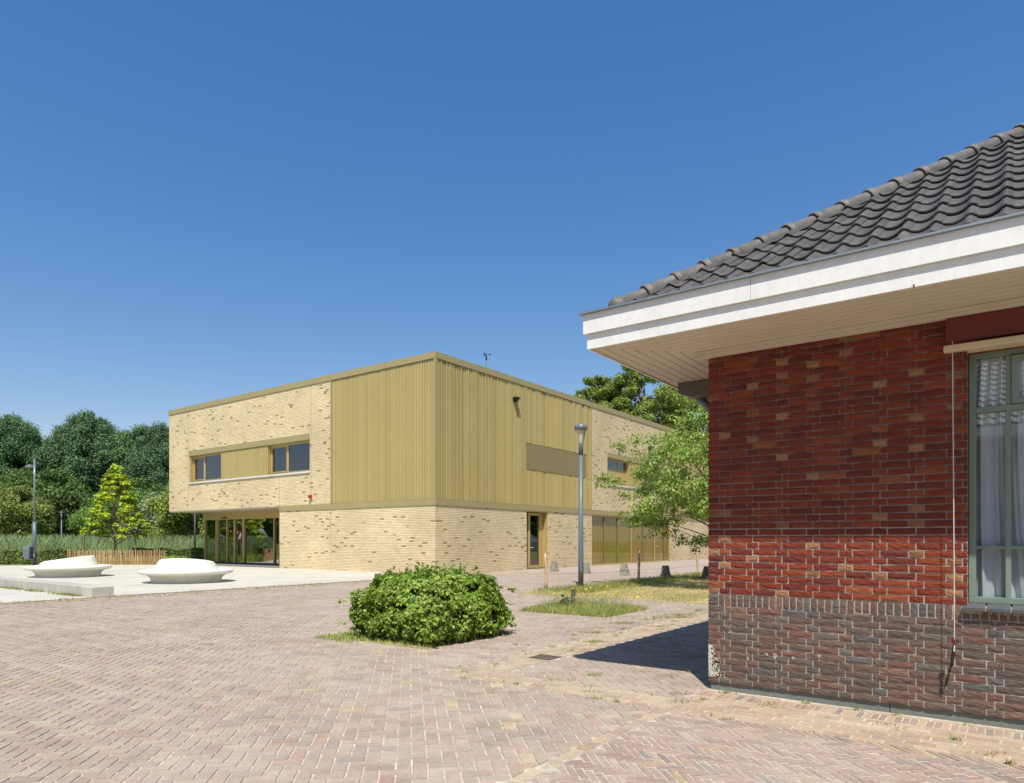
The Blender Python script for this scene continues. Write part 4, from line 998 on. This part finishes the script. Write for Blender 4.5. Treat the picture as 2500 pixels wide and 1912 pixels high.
for (x, y, s), lab in zip([(2.06, 33.3, 1), (3.43, 31.6, 1), (4.85, 29.4, 1.02), (6.19, 27.5, .62), (7.62, 26.65, .5)], labs):
    b = MB(); bt = .18; tp = .10; n = 6; vs = []; fs = []
    for k in range(n + 1):
        r_ = bt + (tp - bt) * k / n
        for (a, c) in ((-1, -1), (0, -1.0), (1, -1), (1, 0), (1, 1), (0, 1), (-1, 1), (-1, 0)): vs.append((a * r_ * random.uniform(.93, 1.06), c * r_ * random.uniform(.93, 1.06), .5 * k / n))
    for k in range(n):
        for i in range(8): fs.append((k * 8 + i, k * 8 + (i + 1) % 8, (k + 1) * 8 + (i + 1) % 8, (k + 1) * 8 + i))
    fs.append(tuple(range(n * 8, n * 8 + 8))); b.add(vs, fs, (1.15 * s,) * 3)
    o = b.build('concrete_bollard', M['oldconc'], None, loc=(x, y, 0), rot=(random.uniform(-.03, .03), random.uniform(-.05, .05), TH), bevel=.01)
    tag(o, lab, 'bollard', 'tapered concrete blocks along the lawn')
gr = thing('drain_grate', 'rusty iron drain grate sunk in the brick gutter', 'drain', (*r2w(.56, 2.36), 0), TH)
f = MB(); 
for a, c in (((-.155, -.155), (.155, -.125)), ((-.155, .125), (.155, .155)), ((-.155, -.125), (-.125, .125)), ((.125, -.125), (.155, .125))): f.box((*a, -.03), (*c, .004))
f.build('frame', M['iron'], gr); q = MB().box((-.009, -.125, -.03), (.009, .125, .001)).mesh('bar', M['iron'])
for k in range(6): link('bar', q, gr, (-.105 + k * .042, 0, 0))
MB().box((-.125, -.125, -.06), (.125, .125, -.05)).build('pit', M['black'], gr)

# ------------------------------------------------------------ lawns, tufts and weeds
def rectpts(n, x0, x1, y0, y1):
    a = rng.uniform(x0, x1, n); c = rng.uniform(y0, y1, n); return R0[None] + a[:, None] * V2 + c[:, None] * U2
sheet('lawn', [[(8.9, -14), (70, -14), (70, 8.9), (8.9, 8.9)]], -.002, M['lawn'], 'dry yellowing lawn behind the brick house', loc=RL, rz=TH)
sheet('tree_pit', [[(5.05, 3.95), (6.9, 3.95), (6.9, 5.95), (5.05, 5.95)]], -.003, M['lawn'], 'overgrown square pit in the paving', loc=RL, rz=TH)
sheet('shrub_bed', [[(.15, 4.1), (2.07, 4.1), (2.07, 5.95), (.15, 5.95)]], -.003, M['lawn'], 'square bed under the clipped shrub', loc=RL, rz=TH)
def grassy(name, xy, h, w, base, alt, pa, label, lean=.5, spread=.25):
    o = link(name, blades(xy, h, w, tone(len(xy), tuple(c * 1.75 for c in base), spread, tuple(c * 1.45 for c in alt), pa), M['grass'], name, 0, lean)); o['kind'] = 'stuff'; o['label'] = label; return o
P = rectpts(60000, 8.9, 26, -2, 9.0); g = np.array([noise.noise(Vector((p[0] * .35, p[1] * .35, 3))) for p in P]); wy = P[:, 1]
P = P[rng.random(len(P)) < np.clip(.55 + g, .12, 1)]
grassy('grass', P, .06, .012, (.22, .20, .07), (.42, .33, .14), .55, 'dry short grass of the lawn behind the brick house')
P = rectpts(9000, 10, 24, 7.2, 9.1); grassy('grass', P, .13, .012, (.12, .16, .04), (.32, .27, .11), .35, 'greener fringe of grass along the lawn edge')
P = rectpts(13000, 5.0, 6.95, 3.9, 6.0); k = 1 - np.abs(rng.normal(0, 1, len(P))) * 0
grassy('grass', P, .11, .009, (.15, .20, .05), (.38, .34, .14), .42, 'tall green grass tuft filling the square pit')
P = rectpts(1500, 5.6, 6.9, 4.2, 6.0); grassy('grass', P, .27, .007, (.17, .22, .06), (.40, .34, .15), .4, 'taller seed stalks in the square pit', .35)
c = np.array(r2w(6.7, 5.1)); n = 90; P = np.hstack([c + rng.normal(0, .38, (n, 2)) * np.array([1.2, .6]), rng.uniform(.22, .45, (n, 1))])
o = link('yellow_flowers', leaves(P, np.tile([0, -.3, 1.], (n, 1)), .045, tone(n, (.75, .58, .02), .1), M['leaf'], 'yellow_flowers', .9)); o['kind'] = 'stuff'; o['label'] = 'small yellow wildflowers above the green grass'
b = MB(); b.tube([(0, 0, -.02), (.0, 0, .2), (.01, 0, .42)], [.055, .052, .05], 10); o = b.build('stump_post', M['oldconc'], None, loc=(1.36, 15.2, 0)); o.color = (.6, .52, .48, 1); tag(o, 'short dark grey stub post standing in the green grass', 'post')
n = 70; P = np.array([1.2, 15.05, .12]) + rng.normal(0, .055, (n, 3)) * np.array([1.2, .8, 1]); o = link('burdock_plant', leaves(P, np.tile([0, -.6, .8], (n, 1)), .09, tone(n, (.035, .10, .035), .2), M['leaf'], 'burdock_plant', .9)); tag(o, 'dark green leafy weed beside the grey stub post', 'plant')
# weeds in joints
W_ = []; cols = []
def clump(x, y, n, r, h, green=.6):
    p = np.array(r2w(x, y)) + rng.normal(0, r, (n, 2)) * np.array([1.3, .7]); W_.append(p); cc = tone(n, (.25, .30, .08), .25, (.50, .41, .19), 1 - green); cols.append(cc)
for i in range(150):
    q = random.random()
    if q < .4: x, y = random.uniform(-.6, 8.5), random.gauss(2.75, .28)
    elif q < .55: x, y = random.uniform(-1.0, -.1), random.uniform(-2.6, 2.6)
    elif q < .62: x, y = random.gauss(-1.06, .03), random.uniform(-3, 2.7)
    elif q < .85: x, y = random.uniform(0, 8), random.uniform(.1, 2.2)
    else: x, y = random.uniform(2, 8.5), random.uniform(2.8, 4.0)
    clump(x, y, random.randint(4, 30), random.uniform(.012, .05), .03, random.uniform(.3, .95))
for x, y in ((5.7, 2.95), (6.3, 2.9), (5.9, 2.7), (4.4, 3.2), (3.0, 3.0), (7.2, 2.6), (2.1, 2.5)): clump(x, y, 160, .09, .05, .6)
for i in range(11): clump(-.09 + random.gauss(0, .02), -random.uniform(.2, 5), random.randint(6, 40), .018, .03, .7)
P = np.concatenate(W_); o = link('weeds', blades(P, .035, .009, np.concatenate(cols), M['grass'], 'weeds', 0, .9)); o['kind'] = 'stuff'; o['label'] = 'small weeds growing in the paving joints'
W_ = []; cols = []
for i in range(200): clump(random.uniform(-6, 12), 16.6 + random.gauss(0, .3), random.randint(3, 14), .10, .02, .25)
for i in range(60): clump(1.1 - abs(random.gauss(0, .05)), random.uniform(17.2, 28), random.randint(20, 110), .09, .1, .8)
for i in range(30): clump(random.uniform(12, 30), random.uniform(17.7, 18.1), random.randint(10, 30), .08, .1, .6)
P = np.concatenate(W_); o = link('weeds', blades(P, .07, .014, np.concatenate(cols), M['grass'], 'weeds', .0, .8)); o['kind'] = 'stuff'; o['label'] = 'dry weeds along the edge of the concrete plaza'
P = rectpts(4200, .05, 2.2, 4.0, 6.05); keepm = rng.random(len(P)) < .8
grassy('grass', P[keepm], .07, .01, (.16, .22, .05), (.36, .3, .13), .35, 'short grass round the foot of the clipped shrub')
P = rectpts(900, -.15, .6, 5.3, 6.2); grassy('grass', P, .06, .01, (.16, .24, .05), (.36, .3, .13), .2, 'grass spilling out at the left of the shrub')

# ------------------------------------------------------------ clipped shrub
sh = thing('clipped_shrub', 'broad clipped hornbeam shrub in a square bed of the brick square', 'shrub', (*r2w(1.16, 4.95), 0), TH); sh.scale = (.95, .98, .97)
C = []; Rr = []
for i in range(150):
    x = rng.uniform(-.86, .86); y = rng.uniform(-.86, .86); z = rng.uniform(.14, .86); e = rng.integers(0, 4)
    if rng.random() < .75:
        if e == 0: x = -.86
        elif e == 1: y = -.86
        elif e == 2: z = .84
        else: x, y = rng.choice([-.76, .76]), rng.uniform(-.76, .76)
    sh_ = 1 - .24 * max(0, (z - .45) / .4) ** 1.5; C.append((x * sh_, y * sh_, z)); Rr.append(rng.uniform(.12, .20))
P, D = shell(np.array(C), np.array(Rr), 9500, .8, .8)
k = (P[:, 2] > .06) & (P[:, 2] < 1.12); P, D = P[k], D[k]
D = D + P * np.array([.8, .8, .3])
nq = 12000; a = rng.uniform(0, 6.283, nq); zz = rng.uniform(.05, 1.0, nq) ** .9
ca, sa = np.cos(a), np.sin(a); k = 1 / (np.abs(ca) ** 5 + np.abs(sa) ** 5) ** .2          # rounded square outline
wob = np.array([noise.noise(Vector((c_ * 3.2, s_ * 3.2, z_ * 3.5))) for c_, s_, z_ in zip(ca, sa, zz)])
rad = 1.0 * (1 - .30 * np.clip((zz - .42) / .58, 0, 1) ** 1.8 - .16 * np.clip((.25 - zz) / .25, 0, 1) ** 1.5) + .13 * wob - np.abs(rng.normal(0, .05, nq))
Ps = np.stack([k * ca * rad, k * sa * rad, zz * 1.0], 1); Ds = np.stack([ca, sa, .5 + zz * .5], 1)
nt = 9000; tx, ty = rng.uniform(-.82, .82, (2, nt)); tz = 1.0 + .09 * np.array([noise.noise(Vector((x_ * 3, y_ * 3, 7))) for x_, y_ in zip(tx, ty)]) - .17 * (np.hypot(tx, ty) / .9) ** 3 - np.abs(rng.normal(0, .035, nt))
P = np.concatenate([P, Ps, np.stack([tx, ty, tz], 1)]); D = np.concatenate([D, Ds, np.tile([0, 0, 1.], (nt, 1))])
hole = np.array([noise.noise(Vector(tuple(p_ * np.array([4.5, 4.5, 6.5])))) for p_ in P]); k = hole > -.14 - .25 * (rng.random(len(P)) < .3); P, D = P[k], D[k]
Q = []
for i in range(60):
    bx, by = rng.uniform(-.66, .66, 2); hgt = rng.uniform(.06, .26); lx, ly = rng.normal(0, .25, 2)
    for j in range(11): Q.append((bx + rng.normal(0, .016) + lx * hgt * j / 11, by + rng.normal(0, .016) + ly * hgt * j / 11, .95 + hgt * j / 11))
for i in range(60):
    a = rng.uniform(0, 6.283); cx, cy = np.clip(1.5 * math.cos(a), -.95, .95), np.clip(1.5 * math.sin(a), -.95, .95); z_ = rng.uniform(.15, .8); hgt = rng.uniform(.08, .2)
    for j in range(10): Q.append((cx + math.cos(a) * hgt * j / 10 + rng.normal(0, .02), cy + math.sin(a) * hgt * j / 10 + rng.normal(0, .02), z_ + rng.normal(0, .015)))
Q = np.array(Q); P = np.concatenate([P, Q]); D = np.concatenate([D, np.tile([0, -.2, 1.], (len(Q), 1))])
link('leaves', leaves(P, D, .062, tone(len(P), (.20, .31, .04), .3, (.34, .44, .08), .36), M['leaf'], 'leaves', .7, .3, .6), sh)
b = MB()
for i in range(46):
    a = random.uniform(0, 6.28); r_ = random.uniform(.05, .6); x, y = r_ * math.cos(a), r_ * math.sin(a)
    b.tube([(x * .5, y * .5, 0), (x, y, .35), (x * 1.25 + random.uniform(-.1, .1), y * 1.25 + random.uniform(-.1, .1), random.uniform(.7, 1.12))], [.014, .009, .004], 5, (.7, .6, .5))
b.build('stems', M['bark'], sh)
P = np.stack([rng.uniform(-.85, .85, 260), rng.uniform(-.85, .85, 260), rng.uniform(.02, .16, 260)], 1)
link('dead_leaves', leaves(P, np.tile([0, 0, 1.], (260, 1)), .06, tone(260, (.32, .19, .09), .25), M['leaf'], 'dead_leaves', .6), sh)

# ------------------------------------------------------------ trees
def crown_blobs(w, h, z0, n, taper, lo=.16, hi=.26):
    """blob centres inside an egg-shaped crown, crowded to the outside"""
    C = []; Rr = []
    while len(C) < n:
        d = rng.normal(0, 1, 3); d /= np.linalg.norm(d); rr = rng.uniform(.45, 1) ** .6
        x, y, z = d * rr; zz = (z + 1) / 2
        wd = taper(zz); C.append((x * w / 2 * wd, y * w / 2 * wd, z0 + zz * h)); Rr.append(w * rng.uniform(lo, hi) * (.6 + .4 * wd))
    return np.array(C), np.array(Rr)
def limbs(C, trunk_top, z0, r0, k, col=(1, 1, 1), wob=.06, rt=.25):
    b = MB(); T = Vector((0, 0, trunk_top)); pts = []
    for j in range(7):
        u_ = j / 6; pts.append((math.sin(j * 1.3) * wob * trunk_top * .12, math.cos(j * 1.7) * wob * trunk_top * .12, trunk_top * u_))
    b.tube(pts, [r0 * (1.25 if j == 0 else 1) * (1 - (1 - rt) * j / 6) for j in range(7)], 10, col)
    idx = rng.choice(len(C), min(k, len(C)), replace=False)
    for i in idx:
        e = Vector(C[i]); s = Vector((0, 0, max(z0 * .7, min(trunk_top * .95, e.z * random.uniform(.45, .7))))); mid = s.lerp(e, .5) + Vector((random.uniform(-.1, .1), random.uniform(-.1, .1), random.uniform(.0, .12))) * (e - s).length
        rr = r0 * random.uniform(.18, .34); b.tube([s, mid, e], [rr, rr * .6, rr * .2], 6, col)
    return b
egg = lambda z: max(.3, math.sin(math.pi * min(1, z * .80 + .14)) ** .42)
cone = lambda z: max(.12, 1.02 - z * .93) * (1 if z > .12 else .75)
# prototypes of the far belt: crowns and trunks shared by the copies
def far_proto(w, h, z0, per, size, base, alt, pa, n=60, flat=1.0, taper=egg):
    C, Rr = crown_blobs(w, h, z0, n, taper, .055, .125); P, D = shell(C, Rr, per, flat, .85, .22)
    cm = leaves(P, D, size, tone(len(P), tuple(c * 2.35 for c in base), .3, tuple(c * 2.35 for c in alt), pa), M['farleaf'], 'crown', .7, .2, .95, .5, True)
    tm = limbs(C, z0 + h * .72, z0, w * .028, 26, (1.5, 1.4, 1.3)).mesh('trunk', M['bark'], True); return cm, tm
protos = [far_proto(17, 23, 3.0, 640, .36, (.055, .098, .034), (.09, .13, .05), .3, 170), far_proto(15, 25, 2.5, 640, .34, (.050, .092, .038), (.09, .125, .06), .3, 170, 1.35),
          far_proto(18, 20, 2.0, 640, .36, (.065, .105, .030), (.11, .15, .04), .3, 170)]
shrubp = [far_proto(9, 6.5, .3, 1300, .21, (.085, .12, .035), (.13, .17, .05), .35, 70, .9), far_proto(7, 5, .3, 1300, .20, (.12, .15, .075), (.17, .20, .11), .4, 60, 1.0)]
def far_tree(i, x, y, s, sz, rz, label, name='belt_tree', pr=None, tint=(1, 1, 1), group='tall trees of the dark green belt'):
    cm, tm = (pr or protos)[i]; t = thing(name, label, 'tree', (x, y, 0), rz, group); t.scale = (s * (1.25 if pr is None and y > 130 else 1), s * (1.25 if pr is None and y > 130 else 1), sz)
    link('crown', cm, t, color=tint); link('trunk', tm, t); return t
belt = [(0, -126, 162, 1.0, 1.08, (1.15, 1.1, .8)), (1, -117, 158, 1.0, 1.10, (1, 1, 1)), (2, -107, 166, 1, 1.2, (.9, .95, 1)), (1, -111.5, 152, 1.0, 1.04, (.95, 1, 1.05)), (1, -98, 158, 1.05, 1.12, (1, 1, 1.1)), (0, -88, 163, .98, 1.08, (.95, 1, 1.1)),
        (1, -80, 157, .85, 1.02, (1, 1, 1.15)), (2, -71.5, 164, .8, 1.14, (.9, .95, 1.1)), (1, -64, 156, .9, 1.05, (.92, 1, 1.1)), (0, -55, 162, .9, 1.04, (.9, .95, 1)), (2, -46, 158, 1, 1.1, (1, 1, 1)),
        (1, -36, 166, 1, 1.0, (1, 1, 1)), (0, -142, 160, 1, 1.0, (1.1, 1.1, .9)), (1, -156, 160, 1.1, 1.05, (1, 1, 1))]
lab = ['light olive tree at the left edge of the belt', 'dense dark tree second from the left in the belt', 'broad dark tree behind the tall arm lamp post', 'dark tree filling the belt right above the tall arm lamp', 'tall dark tree left of the yellow tree', 'tallest dark tree directly behind the yellow tree',
       'narrow dark tree right behind the yellow tree', 'dark tree nearest the gap in the belt top', 'dark tree beside the left end of the school', 'dark tree half hidden behind the school end', 'dark tree behind the school roof',
       'second dark tree hidden behind the school roof', 'olive tree out past the left end of the belt', 'farthest left dark tree of the belt']
for (i, x, y, s, sz, tn), lb in zip(belt, lab): far_tree(i, x, y, s, sz, random.uniform(0, 6), lb, tint=tn)
# understorey bushes in front of the belt
for k, (i, x, y, s, tn, lb) in enumerate([(0, -68, 92, 1.3, (1.1, .95, .8), 'brownish bush left of the distant lamps'), (0, -78, 100, 1.6, (.6, .75, .6), 'dark bush behind the tall arm lamp post'), (0, -57, 101, 1.35, (.55, .7, .55), 'dark green bush between the lamp pair and the yellow tree'),
        (1, -40.5, 78, 1.25, (1, 1, 1), 'pale silvery willow bush right of the yellow tree'), (0, -38, 90, 1.6, (.75, .9, .7), 'dark bush behind the silvery willow'), (0, -31, 68, 1.1, (1.2, 1.1, .7), 'yellow green bush below the school overhang'),
        (1, -34, 74, 1.0, (.8, .95, .6), 'mid green bush left of the slim lamp post'), (0, -47, 84, 1.1, (.7, .85, .6), 'low dark bush behind the yellow tree'), (0, -24.5, 66, 1.0, (1, 1, .7), 'bush seen through below the school overhang'), (0, -88, 98, 1.5, (.8, .9, .7), 'bush at the left edge of the view'),
        (0, -66, 120, 1.8, (.5, .6, .5), 'deep green bush filling the belt foot at left'), (0, -90, 130, 2.2, (.5, .6, .5), 'deep green bush behind the left edge'), (0, -45, 110, 1.8, (.55, .65, .5), 'deep green bush filling the belt foot near the school')]):
    far_tree(i, x, y, s, s, k * 1.1, lb, 'bush', shrubp, tn, 'bushes in front of the tree belt')
# trees mirrored in the entrance glass, off to the left
for k, (i, x, y, s) in enumerate([(0, -118, 74, .75), (2, -112, 60, .7), (1, -106, 88, .75), (0, -100, 102, .8), (2, -128, 52, .42), (0, -126, 44, .38), (1, -124, 36, .36), (2, -126, 28, .36)]):
    far_tree(i, x, y, s, s * .9, k, ['tree', 'broad tree', 'slender tree', 'dense tree', 'small round tree', 'small olive tree', 'small slim tree', 'low broad tree'][k] + ' out of view left, mirrored in the entrance glass', tint=(1.3, 1.4, 1), group='trees mirrored in the glass')
for k, (i, x, y) in enumerate([(0, 62, 60), (2, 50, 78), (1, 76, 48)]):
    far_tree(i, x, y, .7, .6, k, ['round tree', 'wide tree', 'slim tree'][k] + ' out of view behind the brick house', tint=(1.3, 1.4, 1), group='trees mirrored in the glass')
# trees rising behind the school on the right
def big_tree(x, y, w, h, z0, label, per=520, base=(.25, .33, .06)):
    t = thing('oak_tree', label, 'tree', (x, y, 0), 0, 'light green trees behind the school')
    C, Rr = crown_blobs(w, h, z0, 230, egg, .03, .085); P, D = shell(C, Rr, per * 2.6, .7, .95, .22)
    link('crown', leaves(P, D, .23, tone(len(P), base, .3, (.32, .38, .09), .35), M['farleaf'], 'crown', .7, .2, .95, .2, True), t)
    limbs(C, z0 + h * .75, z0, w * .028, 60, (1.6, 1.45, 1.3)).build('trunk', M['bark'], t, True)
big_tree(9.9, 80, 12, 15.8, 5.0, 'light green tree behind the school roof, its left edge against the sky'); big_tree(15.0, 78, 13, 19.0, 4.5, 'tallest light green tree behind the school, below the white eave'); big_tree(23, 84, 13, 17.5, 4.5, 'light green tree behind the garden tree, under the eave corner')
big_tree(31, 88, 14, 17, 4, 'light green tree hidden behind the brick house')
# the garden tree hanging over the lawn
gt = thing('garden_tree', 'leafy tree with drooping light green leaves beside the brick house corner', 'tree', (7.15, 22.6, 0), 0)
C = []; Rr = []
for i in range(170):
    a = rng.uniform(0, 6.283); el = rng.uniform(-.25, 1); rad = 3.25 * rng.uniform(.3, 1) ** .5 * math.cos(el * 1.15) ** .7
    z = 2.8 + 2.5 * el - .25 * (rad / 3.7) ** 2 + rng.normal(0, .2); C.append((rad * math.cos(a), rad * math.sin(a), max(1.5, z))); Rr.append(rng.uniform(.32, .58))
for dx, z in ((-2.1, 1.75), (-1.6, 1.55), (-2.5, 2.1), (-3.0, 2.5), (-1.2, 1.45), (-2.8, 3.2), (-4.0, 3.6), (-3.7, 3.5), (-3.5, 4.7), (-3.0, 4.8), (-.6, 1.35), (-.9, 1.5), (-3.4, 3.0), (-2.0, 5.5)): C.append((dx, rng.uniform(-.8, .6), min(z, 4.9))); Rr.append(.30)
C = np.array(C); Rr = np.array(Rr); P, D = shell(C, Rr * .95, 1050, .6, .9, .12); D[:, 2] += .3
Q = []
for c_ in C:
    for k in range(2):
        o_ = np.array(c_) + rng.normal(0, .16, 3); rd = math.hypot(o_[0], o_[1]) + .01; dr = np.array([o_[0] / rd, o_[1] / rd, 0]) + rng.normal(0, .35, 3) * np.array([1, 1, .4]); L_ = rng.uniform(.3, .7)
        for q_ in range(34):
            u_ = q_ / 34; Q.append(o_ + dr * L_ * u_ + np.array([0, 0, .12 * u_ - .42 * u_ * u_ * L_]) + rng.normal(0, .045, 3))
Q = np.array(Q); P = np.concatenate([P, Q]); D = np.concatenate([D, np.tile([0, -.3, .9], (len(Q), 1))])
link('crown', leaves(P, D, .115, tone(len(P), (.245, .345, .078), .25, (.37, .46, .12), .38), M['leaf'], 'crown', .42, .25, .6, 1.8), gt)
limbs(C, 4.2, 1.6, .10, 45, (.9, .8, .7)).build('trunk', M['bark'], gt, True)
# yellow sapling with its stakes and the paling fence
yt = thing('yellow_maple', 'young yellow green maple with layered leaves inside the paling fence', 'tree', (-25.6, 44.0, 0), 0)
C = []; Rr = []
for i in range(135):
    zz = rng.uniform(0, 1); rad = 2.15 * (1.02 - zz) ** .75 * rng.uniform(.35, 1) ** .5; a = rng.uniform(0, 6.283)
    C.append((rad * math.cos(a) + .1, rad * math.sin(a), 1.9 + 4.3 * zz - rad * .12)); Rr.append(rng.uniform(.15, .30))
C.append((0, 0, 6.25)); Rr.append(.25)
C = np.array(C); Rr = np.array(Rr); P, D = shell(C, Rr, 950, .55, .85, .14); D[:, 2] += .6
link('crown', leaves(P, D, .17, tone(len(P), (.50, .56, .05), .22, (.30, .42, .05), .35), M['leaf'], 'crown', .85, .25, .5, .5), yt)
limbs(C, 5.6, 1.7, .075, 40, (1.6, 1.5, 1.3), .02).build('trunk', M['bark'], yt, True)
for x, lb in ((-27.35, 'thin brown stake left of the yellow maple'), (-24.05, 'thin brown stake right of the yellow maple')):
    o = MB().tube([(0, 0, 0), (0, 0, 2.0)], .045, 8).build('tree_stake', M['post'], None, loc=(x, 43.6, 0)); tag(o, lb, 'stake', 'stakes of the yellow maple'); o.color = (.45, .4, .38, 1)
o = MB().tube([(-27.35, 43.6, 1.95), (-26.6, 43.8, 1.8), (-25.7, 43.9, 1.72), (-25.4, 43.9, 1.74), (-24.6, 43.8, 1.9), (-24.05, 43.6, 1.98)], .035, 6).build('tree_tie', M['black']); tag(o, 'sagging black rubber tie holding the yellow maple between stakes', 'strap')
fe = thing('paling_fence', 'rustic split chestnut paling fence curving round the yellow maple', 'fence', (0, 0, 0))
pm = [MB().tube([(0, 0, 0), (random.uniform(-.02, .02), 0, .45), (random.uniform(-.03, .03), 0, .9 + random.uniform(-.03, .05))], [.022, .026, .02], 5).mesh('pale', M['post']) for _ in range(6)]
x = -27.1 - .0; n = 0; x = -27.05
while x < -21.35:
    u_ = (x + 27.05) / 5.7; y = 41.6 + .5 * u_
    k = random.uniform(.75, 1.15); link('pale', random.choice(pm), fe, (x, y + random.uniform(-.02, .02), 0), (random.uniform(-.04, .04), random.uniform(-.05, .05), random.uniform(0, 3)), (k, k * random.uniform(.85, 1), k * random.uniform(.7, .95))); x += random.uniform(.068, .094)
for zz in (.22, .7): MB().tube([(-27.05, 41.58, zz), (-21.35, 42.08, zz)], .008, 4).build('wire', M['iron'], fe)
# hedges
def hedge(x0, x1, y0, d, h, label):
    n = int((x1 - x0) * d * 1500); P = np.stack([rng.uniform(x0, x1, n), y0 + rng.uniform(0, d, n), rng.uniform(.04, h, n)], 1)
    face = rng.random(n); P[face < .5, 1] = y0 + np.abs(rng.normal(0, .07, (face < .5).sum())); P[face > .75, 2] = h - np.abs(rng.normal(0, .05, (face > .75).sum()))
    P[:, 2] += .05 * np.sin(P[:, 0] * 3.1) * P[:, 2]; P[:, 1] += .08 * np.sin(P[:, 0] * 5.3)
    D = np.tile([0, -1., .7], (n, 1)); o = thing('hedge', label, 'hedge')
    link('leaves', leaves(P, D, .12, tone(n, (.15, .22, .05), .35, (.24, .27, .08), .25), M['leaf'], 'leaves', .7, .2, .7), o)
    b = MB()
    for k in range(int((x1 - x0) * 3)): xx = random.uniform(x0, x1); b.tube([(xx, y0 + d / 2, 0), (xx + random.uniform(-.2, .2), y0 + d / 2, h * .8)], [.02, .01], 5)
    b.build('stems', M['bark'], o)
hedge(-40, -27.1, 41.9, 1.0, .95, 'clipped dark hedge left of the paling fence'); hedge(-26, -20.9, 46.6, .9, .95, 'clipped dark hedge between the paling fence and the school')
P = np.stack([rng.uniform(-48, -27, 6000), rng.uniform(40.6, 42.0, 6000)], 1); grassy('grass', P, .05, .03, (.15, .19, .05), (.3, .27, .1), .2, 'mown grass strip at the foot of the hedge')
P = np.stack([rng.uniform(-27.2, -21.5, 5000), rng.uniform(42.2, 46.5, 5000)], 1); grassy('grass', P, .5, .03, (.16, .24, .05), (.3, .27, .1), .2, 'weeds growing inside the paling fence')
# reeds
n = 46000; P = np.stack([rng.uniform(-62, -10, n), 43.2 + rng.random(n) ** 1.3 * 14], 1)
lo = (P - C0) @ U2; P = P[(lo > 24.2) & ((P[:, 1] > 47.9) | (P[:, 0] < -27.3)) & ((P[:, 0] < -27.3) | (P[:, 1] > 47.9))]; n = len(P)
o = link('reeds', blades(P, 1.8, .036, tone(n, (.32, .43, .20), .16, (.46, .43, .24), .15), M['grass'], 'reeds', 0, .22)); o['kind'] = 'stuff'; o['label'] = 'bed of tall green reeds behind the hedge'
o.data.transform(Matrix.Identity(4))
